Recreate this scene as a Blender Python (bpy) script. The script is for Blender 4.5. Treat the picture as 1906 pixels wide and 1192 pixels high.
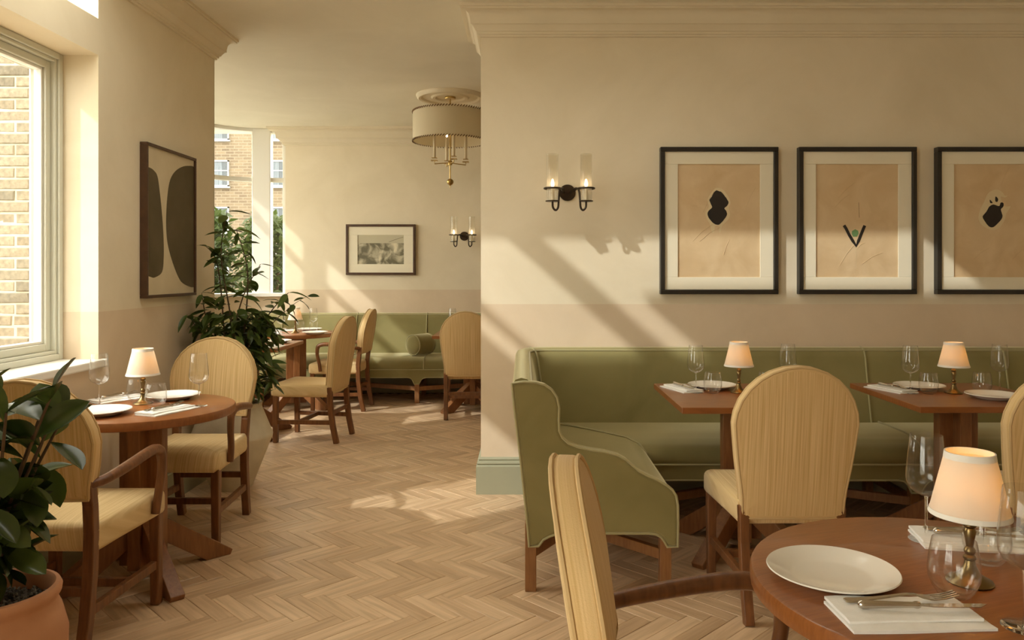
import bpy, math, random
from mathutils import Vector, Matrix, Euler
random.seed(7)
PI = math.pi
S = bpy.context.scene
C = S.collection
for o in list(bpy.data.objects):
    bpy.data.objects.remove(o)

# ------------------------------------------------------------------ camera
F, VX, VY, CH = 1430.0, 975.0, 507.0, 1.35
cam = bpy.data.cameras.new('camera'); cam_o = bpy.data.objects.new('camera', cam); C.objects.link(cam_o)
cam.sensor_width = 36.0; cam.lens = F / 1906 * 36
cam.shift_x = -(VX - 953) / 1906; cam.shift_y = (VY - 596) / 1906
cam_o.location = (0, 0, CH); cam_o.rotation_euler = (PI / 2, 0, 0)
cam.clip_start = 0.05; cam.clip_end = 300
S.camera = cam_o
# ------------------------------------------------------------------ sky, sun, exposure
w = bpy.data.worlds.new('sky'); S.world = w; w.use_nodes = True
bg = w.node_tree.nodes['Background']
bg.inputs[0].default_value = (1.0, 0.935, 0.82, 1); bg.inputs[1].default_value = 4.7
SUN_D = Vector((1.4, 1.0, -1.23)).normalized()
sl = bpy.data.lights.new('sun', 'SUN'); sl.energy = 1.8; sl.angle = math.radians(1.2); sl.color = (1.0, 0.98, 0.95)
so = bpy.data.objects.new('sun', sl); C.objects.link(so)
so.rotation_euler = SUN_D.to_track_quat('-Z', 'Y').to_euler(); so.location = (-8, -6, 9)
vs = S.view_settings
S.display_settings.display_device = 'sRGB'
vs.view_transform = 'Standard'; vs.look = 'None'; vs.gamma = 1.0; vs.use_curve_mapping = False
vs.exposure = 0.82
S.cycles.max_bounces = 12; S.cycles.diffuse_bounces = 6; S.cycles.transmission_bounces = 12
S.cycles.transparent_max_bounces = 16; S.cycles.glossy_bounces = 5
S.cycles.sample_clamp_indirect = 6.0; S.cycles.adaptive_threshold = 0.03

def portal(loc, rot, sx, sy):
    l = bpy.data.lights.new('window_portal', 'AREA'); l.shape = 'RECTANGLE'; l.size = sx; l.size_y = sy
    l.cycles.is_portal = True
    o = bpy.data.objects.new('window_portal', l); C.objects.link(o); o.location = loc; o.rotation_euler = rot
# portals only guide sampling of the sky, they give no light of their own
portal((-2.40, 3.2, 1.67), (0, -PI / 2, 0), 1.5, 1.1)
portal((-2.40, 3.2, 2.81), (0, -PI / 2, 0), 0.40, 1.1)
portal((-2.40, -1.15, 1.55), (0, -PI / 2, 0), 2.5, 2.9)
portal((-3.75, 7.0, 2.0), (0, -PI / 2, 0), 1.9, 3.2)
portal((-1.86, 3.17, 3.05), (0, 0, 0), 1.12, 0.75)
portal((-0.22, 3.39, 3.05), (0, 0, 0), 2.15, 0.32)

# ------------------------------------------------------------------ materials
M = {}
def mat(name, col, rough=0.6, metal=0.0, **kw):
    m = bpy.data.materials.new(name); m.use_nodes = True
    b = m.node_tree.nodes['Principled BSDF']
    b.inputs['Base Color'].default_value = (*col, 1); b.inputs['Roughness'].default_value = rough
    b.inputs['Metallic'].default_value = metal
    for k, v in kw.items(): b.inputs[k].default_value = v
    M[name] = m
    return m
def nodes(m): return m.node_tree.nodes, m.node_tree.links, m.node_tree.nodes['Principled BSDF']
def ramp(N, stops):
    r = N.new('ShaderNodeValToRGB')
    e = r.color_ramp.elements
    while len(e) < len(stops): e.new(0.5)
    for i, (p, c) in enumerate(stops):
        e[i].position = p; e[i].color = (*c, 1)
    return r
def noise_col(m, c1, c2, scale, coord='Object', vec=(1, 1, 1), detail=4, lo=.3, hi=.7, bump=0.0, bscale=None, rot=(0, 0, 0), dist=0.0):
    N, L, b = nodes(m)
    tc = N.new('ShaderNodeTexCoord'); mp = N.new('ShaderNodeMapping')
    mp.inputs['Scale'].default_value = vec; mp.inputs['Rotation'].default_value = rot
    L.new(tc.outputs[coord], mp.inputs[0])
    n = N.new('ShaderNodeTexNoise'); n.inputs['Scale'].default_value = scale; n.inputs['Detail'].default_value = detail
    n.inputs['Distortion'].default_value = dist
    L.new(mp.outputs[0], n.inputs[0])
    r = ramp(N, [(lo, c1), (hi, c2)]); L.new(n.outputs[0], r.inputs[0]); L.new(r.outputs[0], b.inputs['Base Color'])
    if bump:
        n2 = N.new('ShaderNodeTexNoise'); n2.inputs['Scale'].default_value = bscale or scale * 3; n2.inputs['Detail'].default_value = 3
        L.new(mp.outputs[0], n2.inputs[0])
        bp = N.new('ShaderNodeBump'); bp.inputs['Strength'].default_value = bump; bp.inputs['Distance'].default_value = .01
        L.new(n2.outputs[0], bp.inputs['Height']); L.new(bp.outputs[0], b.inputs['Normal'])
    return r

def plaster(name, up1, up2, lo1=None, lo2=None, dado=1.155):
    m = mat(name, up1, 0.85); N, L, b = nodes(m)
    b.inputs['Specular IOR Level'].default_value = 0.2
    g = N.new('ShaderNodeNewGeometry')
    n = N.new('ShaderNodeTexNoise'); n.inputs['Scale'].default_value = 1.6; n.inputs['Detail'].default_value = 6; n.inputs['Roughness'].default_value = .6
    n.inputs['Distortion'].default_value = .6
    L.new(g.outputs['Position'], n.inputs[0])
    r1 = ramp(N, [(.32, up1), (.68, up2)]); L.new(n.outputs[0], r1.inputs[0])
    out = r1.outputs[0]
    if lo1:
        r2 = ramp(N, [(.32, lo1), (.68, lo2)]); L.new(n.outputs[0], r2.inputs[0])
        sp = N.new('ShaderNodeSeparateXYZ'); L.new(g.outputs['Position'], sp.inputs[0])
        lt = N.new('ShaderNodeMath'); lt.operation = 'LESS_THAN'; lt.inputs[1].default_value = dado
        L.new(sp.outputs[2], lt.inputs[0])
        mx = N.new('ShaderNodeMix'); mx.data_type = 'RGBA'
        L.new(lt.outputs[0], mx.inputs[0]); L.new(r1.outputs[0], mx.inputs[6]); L.new(r2.outputs[0], mx.inputs[7])
        out = mx.outputs[2]
    L.new(out, b.inputs['Base Color'])
    n2 = N.new('ShaderNodeTexNoise'); n2.inputs['Scale'].default_value = 14; n2.inputs['Detail'].default_value = 5
    L.new(g.outputs['Position'], n2.inputs[0])
    bp = N.new('ShaderNodeBump'); bp.inputs['Strength'].default_value = .12; bp.inputs['Distance'].default_value = .01
    L.new(n2.outputs[0], bp.inputs['Height']); L.new(bp.outputs[0], b.inputs['Normal'])
    return m
plaster('plaster', (.72, .635, .475), (.80, .715, .555), (.66, .535, .385), (.74, .61, .455))
plaster('plaster_ceiling', (.77, .725, .60), (.83, .785, .66))
plaster('cornice_plaster', (.73, .655, .50), (.79, .715, .56))
mat('white_paint', (.80, .78, .72), .35)
mat('pale_green_paint', (.66, .665, .575), .4)
mat('sage_paint', (.335, .33, .225), .45)
mat('dark_green_paint', (.10, .11, .075), .5)
# woods (grain along local long axis)
def wood(name, c1, c2, vec, rough=.4, scale=6, coat=.0):
    m = mat(name, c1, rough); m.node_tree.nodes['Principled BSDF'].inputs['Coat Weight'].default_value = coat
    noise_col(m, c1, c2, scale, vec=vec, detail=6, lo=.3, hi=.72, bump=.06, bscale=scale * 2, dist=.4)
    return m
wood('chair_wood', (.120, .042, .012), (.225, .088, .028), (9, 9, 1.2), .38)
wood('table_wood', (.215, .070, .016), (.300, .104, .027), (2, 22, 6), .36, 5, .15)
wood('pedestal_wood', (.200, .078, .024), (.300, .125, .042), (12, 12, 1.5), .4)
wood('sofa_leg_wood', (.23, .10, .033), (.33, .155, .055), (12, 12, 1.5), .42)
def fabric(name, c1, c2, vec, sheen=.15):
    m = mat(name, c1, .85, **{'Sheen Weight': sheen, 'Sheen Roughness': .5, 'Specular IOR Level': .2})
    N, L, b = nodes(m)
    t0 = N.new('ShaderNodeTexCoord'); se = N.new('ShaderNodeSeparateXYZ'); L.new(t0.outputs['Object'], se.inputs[0])
    def mth(op, a, b_):
        q = N.new('ShaderNodeMath'); q.operation = op
        for k_, v_ in enumerate((a, b_)):
            if isinstance(v_, float): q.inputs[k_].default_value = v_
            else: L.new(v_, q.inputs[k_])
        return q.outputs[0]
    if vec == 'back':
        an = N.new('ShaderNodeAttribute'); an.attribute_name = 'stripe'; u = an.outputs['Fac']; v = mth('MULTIPLY', se.outputs[2], 2.2)
    else: u = mth('ADD', se.outputs[0], mth('MULTIPLY', se.outputs[2], .15)); v = mth('MULTIPLY', mth('ADD', se.outputs[1], se.outputs[2]), 2.5)
    cb = N.new('ShaderNodeCombineXYZ'); L.new(mth('MULTIPLY', u, 170.0), cb.inputs[0]); L.new(v, cb.inputs[1])
    nn = N.new('ShaderNodeTexNoise'); nn.inputs['Scale'].default_value = 1.0; nn.inputs['Detail'].default_value = 3; L.new(cb.outputs[0], nn.inputs[0])
    r = ramp(N, [(.30, c1), (.70, c2)]); L.new(nn.outputs[0], r.inputs[0]); L.new(r.outputs[0], b.inputs['Base Color'])
    tc = N.new('ShaderNodeTexCoord'); wv = N.new('ShaderNodeTexNoise'); wv.inputs['Scale'].default_value = 420
    L.new(tc.outputs['Object'], wv.inputs[0])
    bp = N.new('ShaderNodeBump'); bp.inputs['Strength'].default_value = .25; bp.inputs['Distance'].default_value = .002
    L.new(wv.outputs[0], bp.inputs['Height']); L.new(bp.outputs[0], b.inputs['Normal'])
fabric('straw_fabric', (.58, .385, .16), (.79, .59, .315), 'back')
fabric('straw_seat', (.61, .43, .20), (.78, .60, .33), 'seat')
mat('straw_piping', (.60, .43, .215), .8)
m = mat('velvet', (.24, .205, .085), .75, **{'Sheen Weight': 1.0, 'Sheen Roughness': .45, 'Specular IOR Level': .15})
m.node_tree.nodes['Principled BSDF'].inputs['Sheen Tint'].default_value = (1.0, .95, .66, 1)
noise_col(m, (.225, .195, .078), (.29, .25, .108), 2.2, detail=5, lo=.3, hi=.7, dist=1.2)
m = mat('velvet_piping', (.38, .34, .17), .7, **{'Sheen Weight': .4})
mat('brass', (.52, .36, .13), .28, 1.0)
mat('antique_brass', (.22, .155, .07), .3, 1.0)
mat('bronze', (.045, .030, .018), .38, .7)
mat('black_frame', (.022, .018, .014), .4)
m = wood('brown_frame', (.060, .026, .012), (.085, .04, .018), (4, 4, 4), .35)
mat('porcelain', (.82, .80, .74), .12, **{'Coat Weight': .3})
m = mat('linen', (.84, .83, .80), .85, **{'Sheen Weight': .2})
noise_col(m, (.80, .79, .755), (.86, .85, .82), 40, bump=.12, bscale=300)
mat('steel', (.62, .58, .52), .16, 1.0)
mat('mat_board', (.80, .74, .58), .8)
m = mat('kraft_paper', (.60, .44, .25), .7)
noise_col(m, (.62, .445, .25), (.72, .555, .345), 5, detail=6, lo=.3, hi=.7, bump=.55, bscale=7, dist=1.0)
m = mat('canvas_cream', (.64, .55, .38), .8); noise_col(m, (.60, .51, .345), (.67, .58, .41), 6)
m = mat('canvas_umber', (.10, .076, .036), .7); noise_col(m, (.085, .064, .028), (.125, .094, .05), 5, detail=6)
mat('ink', (.018, .013, .010), .6); mat('halo_wash', (.72, .60, .38), .7); mat('green_dot', (.16, .30, .12), .6)
m = mat('grey_print', (.3, .28, .2), .6)
noise_col(m, (.14, .125, .075), (.72, .66, .48), 9, detail=5, lo=.42, hi=.70, dist=.8)
mat('print_sky', (.52, .48, .34), .7)
m = mat('terracotta', (.50, .235, .12), .8); noise_col(m, (.46, .21, .105), (.56, .29, .16), 7, detail=6, bump=.1)
m = mat('beige_stone', (.50, .43, .31), .85); noise_col(m, (.56, .48, .345), (.66, .58, .43), 9, detail=8, bump=.15, bscale=60)
m = mat('gravel', (.16, .14, .115), .9); noise_col(m, (.11, .095, .075), (.22, .195, .16), 60)
m = mat('soil', (.05, .035, .022), .95)
def leaf_mat(name, c1, c2, trans, rough):
    m = mat(name, c1, rough); N, L, b = nodes(m)
    oi = N.new('ShaderNodeObjectInfo'); r = ramp(N, [(0, c1), (1, c2)])
    L.new(oi.outputs['Random'], r.inputs[0]); L.new(r.outputs[0], b.inputs['Base Color'])
    tr = N.new('ShaderNodeBsdfTranslucent'); L.new(r.outputs[0], tr.inputs[0])
    mx = N.new('ShaderNodeMixShader'); mx.inputs[0].default_value = trans
    L.new(b.outputs[0], mx.inputs[1]); L.new(tr.outputs[0], mx.inputs[2])
    L.new(mx.outputs[0], N['Material Output'].inputs[0])
leaf_mat('ficus_leaf', (.028, .052, .011), (.080, .118, .024), .14, .27)
leaf_mat('shrub_leaf', (.035, .062, .010), (.105, .15, .026), .30, .42)
leaf_mat('hedge_leaf', (.035, .055, .010), (.07, .10, .02), .4, .5)
mat('stem_bark', (.10, .06, .03), .8)
# brick
def brick_mat(name, a, c):
    m = mat(name, a, .9); N, L, b = nodes(m)
    oi = N.new('ShaderNodeObjectInfo'); r = ramp(N, [(0, a), (.5, c), (1, (a[0] * .72, a[1] * .76, a[2] * .8))])
    L.new(oi.outputs['Random'], r.inputs[0])
    tc = N.new('ShaderNodeTexCoord'); n = N.new('ShaderNodeTexNoise'); n.inputs['Scale'].default_value = 35; n.inputs['Detail'].default_value = 6
    L.new(tc.outputs['Object'], n.inputs[0])
    r2 = ramp(N, [(.3, (.55, .55, .55)), (.7, (1, 1, 1))]); L.new(n.outputs[0], r2.inputs[0])
    mx = N.new('ShaderNodeMix'); mx.data_type = 'RGBA'; mx.blend_type = 'MULTIPLY'; mx.inputs[0].default_value = 1
    L.new(r.outputs[0], mx.inputs[6]); L.new(r2.outputs[0], mx.inputs[7]); L.new(mx.outputs[2], b.inputs['Base Color'])
    bp = N.new('ShaderNodeBump'); bp.inputs['Strength'].default_value = .5; bp.inputs['Distance'].default_value = .01
    L.new(n.outputs[0], bp.inputs['Height']); L.new(bp.outputs[0], b.inputs['Normal'])
brick_mat('stock_brick', (.19, .155, .105), (.255, .215, .15))
m = mat('mortar', (.34, .30, .21), .95); noise_col(m, (.33, .295, .22), (.41, .365, .275), 30)
m = mat('far_brick', (.2, .14, .08), .9); N, L, b = nodes(m)
g = N.new('ShaderNodeNewGeometry'); sx = N.new('ShaderNodeSeparateXYZ'); cx = N.new('ShaderNodeCombineXYZ')
L.new(g.outputs['Position'], sx.inputs[0]); L.new(sx.outputs[0], cx.inputs[0]); L.new(sx.outputs[2], cx.inputs[1])
bt = N.new('ShaderNodeTexBrick'); bt.inputs['Scale'].default_value = 1.0
bt.inputs['Brick Width'].default_value = .45; bt.inputs['Row Height'].default_value = .15; bt.inputs['Mortar Size'].default_value = .018
bt.inputs['Color1'].default_value = (.15, .112, .068, 1); bt.inputs['Color2'].default_value = (.095, .068, .042, 1); bt.inputs['Mortar'].default_value = (.18, .148, .105, 1)
L.new(cx.outputs[0], bt.inputs[0]); L.new(bt.outputs[0], b.inputs['Base Color'])
m = mat('curtain', (.32, .34, .36), .9); noise_col(m, (.07, .085, .10), (.15, .17, .19), 3, vec=(6, 6, .3))
mat('far_white', (.34, .34, .34), .5)
mat('paving', (.34, .32, .27), .9)
# glass
def glass(name, rough, tint):
    m = bpy.data.materials.new(name); m.use_nodes = True; N = m.node_tree.nodes; L = m.node_tree.links
    N.remove(N['Principled BSDF'])
    gl = N.new('ShaderNodeBsdfGlass'); gl.inputs['IOR'].default_value = 1.46; gl.inputs['Roughness'].default_value = rough
    gl.inputs['Color'].default_value = (*tint, 1)
    L.new(gl.outputs[0], N['Material Output'].inputs[0]); M[name] = m
def thin_glass(name, tint, k, extra=0.0, ecol=None):
    m = bpy.data.materials.new(name); m.use_nodes = True; N = m.node_tree.nodes; L = m.node_tree.links
    N.remove(N['Principled BSDF'])
    t = N.new('ShaderNodeBsdfTransparent'); t.inputs[0].default_value = (*tint, 1)
    gl = N.new('ShaderNodeBsdfGlossy'); gl.inputs['Roughness'].default_value = .02
    fr = N.new('ShaderNodeLayerWeight'); fr.inputs[0].default_value = .5
    pw_ = N.new('ShaderNodeMath'); pw_.operation = 'POWER'; pw_.inputs[1].default_value = 4.0; L.new(fr.outputs['Facing'], pw_.inputs[0])
    mu = N.new('ShaderNodeMath'); mu.operation = 'MULTIPLY_ADD'; mu.inputs[1].default_value = k; mu.inputs[2].default_value = .04; L.new(pw_.outputs[0], mu.inputs[0])
    mx = N.new('ShaderNodeMixShader'); L.new(mu.outputs[0], mx.inputs[0]); L.new(t.outputs[0], mx.inputs[1]); L.new(gl.outputs[0], mx.inputs[2])
    out = mx.outputs[0]
    if extra:
        d = N.new('ShaderNodeBsdfTranslucent'); d.inputs[0].default_value = (*ecol, 1)
        m2 = N.new('ShaderNodeMixShader'); m2.inputs[0].default_value = extra
        L.new(out, m2.inputs[1]); L.new(d.outputs[0], m2.inputs[2]); out = m2.outputs[0]
    L.new(out, N['Material Output'].inputs[0]); M[name] = m
thin_glass('clear_glass', (.99, .99, .985), .8, .008, (.95, .94, .9))
glass('solid_glass', 0, (1, 1, 1))
thin_glass('pane_glass', (.97, .985, .97), .8)
thin_glass('hurricane_glass', (.97, .96, .93), .4, .16, (.92, .90, .84))
m = mat('far_glass', (.04, .05, .06), .2)
def shade_mat(name, col, k):
    m = mat(name, col, .9); N, L, b = nodes(m)
    tr = N.new('ShaderNodeBsdfTranslucent'); tr.inputs[0].default_value = (*col, 1)
    mx = N.new('ShaderNodeMixShader'); mx.inputs[0].default_value = k
    L.new(b.outputs[0], mx.inputs[1]); L.new(tr.outputs[0], mx.inputs[2]); L.new(mx.outputs[0], N['Material Output'].inputs[0])
shade_mat('lamp_shade', (.86, .83, .76), .45)
mat('shade_trim', (.80, .77, .70), .8)
shade_mat('drum_shade', (.78, .70, .52), .3)
mat('stitch_cord', (.17, .10, .045), .8)
mat('candle_sleeve', (.66, .56, .38), .5)
def emit(name, col, s):
    m = mat(name, col, .5); b = m.node_tree.nodes['Principled BSDF']
    b.inputs['Emission Color'].default_value = (*col, 1); b.inputs['Emission Strength'].default_value = s
emit('bulb_warm', (1, .42, .07), 8.5); emit('candle_bulb', (1, .72, .40), 6)
# parquet
m = mat('parquet', (.4, .25, .13), .42, **{'Coat Weight': .08}); N, L, b = nodes(m)
oi = N.new('ShaderNodeObjectInfo'); ge = N.new('ShaderNodeNewGeometry')
ad = N.new('ShaderNodeMath'); ad.operation = 'ADD'; L.new(oi.outputs['Random'], ad.inputs[0]); L.new(ge.outputs['Random Per Island'], ad.inputs[1])
fr = N.new('ShaderNodeMath'); fr.operation = 'FRACT'; L.new(ad.outputs[0], fr.inputs[0])
r = ramp(N, [(0, (.52, .355, .215)), (.35, (.635, .445, .28)), (.7, (.72, .52, .335)), (1, (.57, .395, .24))])
L.new(fr.outputs[0], r.inputs[0])
uv = N.new('ShaderNodeUVMap'); uv.uv_map = 'UVMap'
mp = N.new('ShaderNodeMapping'); mp.inputs['Scale'].default_value = (3.5, 45, 1)
cmb = N.new('ShaderNodeCombineXYZ'); ml = N.new('ShaderNodeMath'); ml.operation = 'MULTIPLY'; ml.inputs[1].default_value = 37
L.new(fr.outputs[0], ml.inputs[0]); L.new(ml.outputs[0], cmb.inputs[0]); L.new(ml.outputs[0], cmb.inputs[2])
L.new(uv.outputs[0], mp.inputs[0]); L.new(cmb.outputs[0], mp.inputs[1])
n = N.new('ShaderNodeTexNoise'); n.inputs['Scale'].default_value = 1; n.inputs['Detail'].default_value = 5; n.inputs['Distortion'].default_value = .5
L.new(mp.outputs[0], n.inputs[0])
r2 = ramp(N, [(.3, (.70, .66, .60)), (.62, (1.05, 1.05, 1.05))]); L.new(n.outputs[0], r2.inputs[0])
mx = N.new('ShaderNodeMix'); mx.data_type = 'RGBA'; mx.blend_type = 'MULTIPLY'; mx.inputs[0].default_value = .8
L.new(r.outputs[0], mx.inputs[6]); L.new(r2.outputs[0], mx.inputs[7]); L.new(mx.outputs[2], b.inputs['Base Color'])
bp = N.new('ShaderNodeBump'); bp.inputs['Strength'].default_value = .08; bp.inputs['Distance'].default_value = .004
L.new(n.outputs[0], bp.inputs['Height']); L.new(bp.outputs[0], b.inputs['Normal'])
mat('floor_joint', (.075, .042, .02), .9)

# ------------------------------------------------------------------ mesh helpers
def crom(pts, n=6, closed=False):
    P = [Vector(p) for p in pts]; out = []; m = len(P)
    for i in range(m if closed else m - 1):
        if closed: a, b_, c, d = P[(i - 1) % m], P[i], P[(i + 1) % m], P[(i + 2) % m]
        else: a, b_, c, d = P[max(i - 1, 0)], P[i], P[i + 1], P[min(i + 2, m - 1)]
        for k in range(n):
            t = k / n
            out.append(.5 * ((2 * b_) + (c - a) * t + (2 * a - 5 * b_ + 4 * c - d) * t * t + (3 * b_ - a - 3 * c + d) * t ** 3))
    if not closed: out.append(P[-1])
    return out

class MB:
    def __init__(s): s.v = []; s.f = []
    def add(s, vs_, fs):
        o = len(s.v); s.v += [tuple(v) for v in vs_]; s.f += [tuple(i + o for i in f) for f in fs]; return s
    def box(s, x0, x1, y0, y1, z0, z1):
        return s.add([(x0, y0, z0), (x1, y0, z0), (x1, y1, z0), (x0, y1, z0), (x0, y0, z1), (x1, y0, z1), (x1, y1, z1), (x0, y1, z1)],
                     [(0, 3, 2, 1), (4, 5, 6, 7), (0, 1, 5, 4), (1, 2, 6, 5), (2, 3, 7, 6), (3, 0, 4, 7)])
    def beam(s, p0, p1, w_, h, up=(0, 0, 1), w1=None, h1=None):
        p0 = Vector(p0); p1 = Vector(p1); d = (p1 - p0).normalized(); u = Vector(up)
        sd = d.cross(u)
        if sd.length < 1e-4: sd = d.cross(Vector((0, 1, 0)))
        sd.normalize(); u = sd.cross(d).normalized(); w1 = w1 or w_; h1 = h1 or h
        V = []
        for p, a, b_ in ((p0, w_, h), (p1, w1, h1)):
            for i, j in ((-1, -1), (1, -1), (1, 1), (-1, 1)): V.append(p + sd * i * a / 2 + u * j * b_ / 2)
        return s.add(V, [(0, 1, 2, 3), (7, 6, 5, 4), (0, 4, 5, 1), (1, 5, 6, 2), (2, 6, 7, 3), (3, 7, 4, 0)])
    def tube(s, pts, r, seg=8, closed=False, flat=1.0, caps=True):
        P = [Vector(p) for p in pts]; n = len(P); R = r if isinstance(r, (list, tuple)) else [r] * n
        prev = None; rings = []
        for i, p in enumerate(P):
            t = (P[(i + 1) % n] - P[i - 1]) if closed else (P[min(i + 1, n - 1)] - P[max(i - 1, 0)])
            t.normalize()
            if prev is None:
                a = t.cross(Vector((0, 0, 1)))
                if a.length < .05: a = t.cross(Vector((0, 1, 0)))
            else: a = prev - t * prev.dot(t)
            a.normalize(); prev = a; b_ = t.cross(a)
            rings.append([p + (a * math.cos(2 * PI * k / seg) * R[i] + b_ * math.sin(2 * PI * k / seg) * R[i] * flat) for k in range(seg)])
        V = [v for rg in rings for v in rg]; Fc = []
        for i in range(n if closed else n - 1):
            j = (i + 1) % n
            for k in range(seg): Fc.append((i * seg + k, i * seg + (k + 1) % seg, j * seg + (k + 1) % seg, j * seg + k))
        if not closed and caps:
            Fc.append(tuple(range(seg - 1, -1, -1))); Fc.append(tuple((n - 1) * seg + k for k in range(seg)))
        return s.add(V, Fc)
    def lathe(s, prof, seg=32, at=(0, 0, 0), closed=False, tilt=None):
        V = []; Fc = []; n = len(prof); A = Vector(at)
        for r, z in prof:
            for k in range(seg):
                a = 2 * PI * k / seg; q = Vector((r * math.cos(a), r * math.sin(a), z))
                if tilt is not None: q = tilt @ q
                V.append(A + q)
        for i in range(n if closed else n - 1):
            j = (i + 1) % n
            for k in range(seg): Fc.append((i * seg + k, i * seg + (k + 1) % seg, j * seg + (k + 1) % seg, j * seg + k))
        if not closed:
            if prof[0][0] > 1e-5: Fc.append(tuple(range(seg - 1, -1, -1)))
            if prof[-1][0] > 1e-5: Fc.append(tuple((n - 1) * seg + k for k in range(seg)))
        return s.add(V, Fc)
    def prism(s, poly, fn, d0, d1):
        n = len(poly); V = [fn(a, b_, d0) for a, b_ in poly] + [fn(a, b_, d1) for a, b_ in poly]
        Fc = [tuple(range(n - 1, -1, -1)), tuple(range(n, 2 * n))] + [(i, (i + 1) % n, n + (i + 1) % n, n + i) for i in range(n)]
        return s.add(V, Fc)
    def sweep(s, path, prof, closed_prof=True, side=1):
        # path in plan, prof = (offset to the left*side, z)
        P = [Vector((p[0], p[1])) for p in path]; n = len(P); m_ = len(prof); V = []
        for i, p in enumerate(P):
            d0 = (P[i] - P[i - 1]).normalized() if i else None
            d1 = (P[i + 1] - P[i]).normalized() if i < n - 1 else None
            a = d0 or d1; b_ = d1 or d0
            n0 = Vector((-a.y, a.x)); n1 = Vector((-b_.y, b_.x)); nn = (n0 + n1); nn = nn / (1 + n0.dot(n1))
            for o, z in prof:
                q = p + nn * o * side; V.append((q.x, q.y, z))
        Fc = []
        for i in range(n - 1):
            for k in range(m_ if closed_prof else m_ - 1):
                l = (k + 1) % m_; Fc.append((i * m_ + k, i * m_ + l, (i + 1) * m_ + l, (i + 1) * m_ + k))
        if closed_prof: Fc.append(tuple(range(m_ - 1, -1, -1))); Fc.append(tuple((n - 1) * m_ + k for k in range(m_)))
        return s.add(V, Fc)
    def pad(s, outline, t, r, fn, dome=(0.0, 0.0), arc=4):
        # cushion: outline (a,b) ccw, thickness t, rounded edge r, fn(a,b,h)->xyz, dome (bottom, top)
        n = len(outline); O = [Vector(p) for p in outline]; nm = []
        for i in range(n):
            d = (O[(i + 1) % n] - O[i - 1]).normalized(); nm.append(Vector((-d.y, d.x)))
        cen = sum(O, Vector((0, 0))) / n; rings = []; s.stripe = []
        def ring(inset, sc, h, edge=False):
            P_ = [cen + (O[i] + nm[i] * inset - cen) * sc for i in range(n)]
            rings.append([fn(*p, h) for p in P_]); s.stripe += [h + 5 for p in P_] if edge else [p.x for p in P_]
        hb = -t / 2; ht = t / 2
        ring(r, .45, hb - dome[0] * .9); ring(r, .8, hb - dome[0] * .5)
        for k in range(arc + 1):
            a = PI / 2 * k / arc; ring(r * (1 - math.sin(a)), 1, hb + r * (1 - math.cos(a)), k > 0)
        for k in range(arc + 1):
            a = PI / 2 * k / arc; ring(r * (1 - math.cos(a)), 1, ht - r * (1 - math.sin(a)), k < arc)
        ring(r, .8, ht + dome[1] * .5); ring(r, .45, ht + dome[1] * .9)
        V = [v for g_ in rings for v in g_]; Fc = []
        for i in range(len(rings) - 1):
            for k in range(n): Fc.append((i * n + k, i * n + (k + 1) % n, (i + 1) * n + (k + 1) % n, (i + 1) * n + k))
        b0 = len(V); V.append(fn(cen.x, cen.y, hb - dome[0])); V.append(fn(cen.x, cen.y, ht + dome[1])); s.stripe += [cen.x, cen.x]; q = (len(rings) - 1) * n
        for k in range(n): Fc.append((b0, (k + 1) % n, k)); Fc.append((b0 + 1, q + k, q + (k + 1) % n))
        return s.add(V, Fc)
    def build(s, name, material, parent=None, smooth=35, bevel=0, bseg=2):
        me = bpy.data.meshes.new(name); me.from_pydata(s.v, [], s.f); me.update()
        o = bpy.data.objects.new(name, me); C.objects.link(o)
        if getattr(s, 'stripe', None) and len(s.stripe) == len(me.vertices):
            at_ = me.attributes.new('stripe', 'FLOAT', 'POINT'); at_.data.foreach_set('value', s.stripe)
        if material: me.materials.append(M[material] if isinstance(material, str) else material)
        import bmesh
        bm = bmesh.new(); bm.from_mesh(me); bmesh.ops.recalc_face_normals(bm, faces=bm.faces); bm.to_mesh(me); bm.free()
        if smooth:
            me.polygons.foreach_set('use_smooth', [True] * len(me.polygons)); me.set_sharp_from_angle(angle=math.radians(smooth))
        if bevel:
            b_ = o.modifiers.new('bevel', 'BEVEL'); b_.width = bevel; b_.segments = bseg; b_.limit_method = 'ANGLE'; b_.angle_limit = math.radians(40)
            b_.harden_normals = False
        if parent: o.parent = parent
        return o

def tag(o, label=None, cat=None, group=None, kind=None):
    if label: o['label'] = label
    if cat: o['category'] = cat
    if group: o['group'] = group
    if kind: o['kind'] = kind
    return o
def thing(name, label, cat, loc=(0, 0, 0), rz=0, group=None, kind=None):
    o = bpy.data.objects.new(name, None); C.objects.link(o); o.location = loc; o.rotation_euler = (0, 0, rz)
    o.empty_display_size = .1
    return tag(o, label, cat, group, kind)
def struct(name, mb, material, parent=None, **kw):
    o = mb.build(name, material, parent, **kw)
    if not parent: o['kind'] = 'structure'
    return o
def copy_tree(o, loc=None, rz=None, label=None, parent=None):
    c = o.copy(); C.objects.link(c); c.parent = parent
    if loc is not None: c.location = loc
    if rz is not None: c.rotation_euler = (c.rotation_euler[0], c.rotation_euler[1], rz)
    if label: c['label'] = label
    for ch in o.children: copy_tree(ch, parent=c)
    return c
class Proto:
    """first placement uses the prototype itself, later ones copies of it and its parts"""
    def __init__(s, root): s.root = root; s.used = False
    def put(s, loc, rz, label, group=None):
        if not s.used: s.used = True; o = s.root; o.location = loc; o.rotation_euler = (0, 0, rz); o['label'] = label
        else: o = copy_tree(s.root, loc, rz, label)
        if group: o['group'] = group
        return o
R = math.radians

# ------------------------------------------------------------------ room shell
ZC = 2.955; WL = -2.09; WR = 4.69; WT = -2.43
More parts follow.
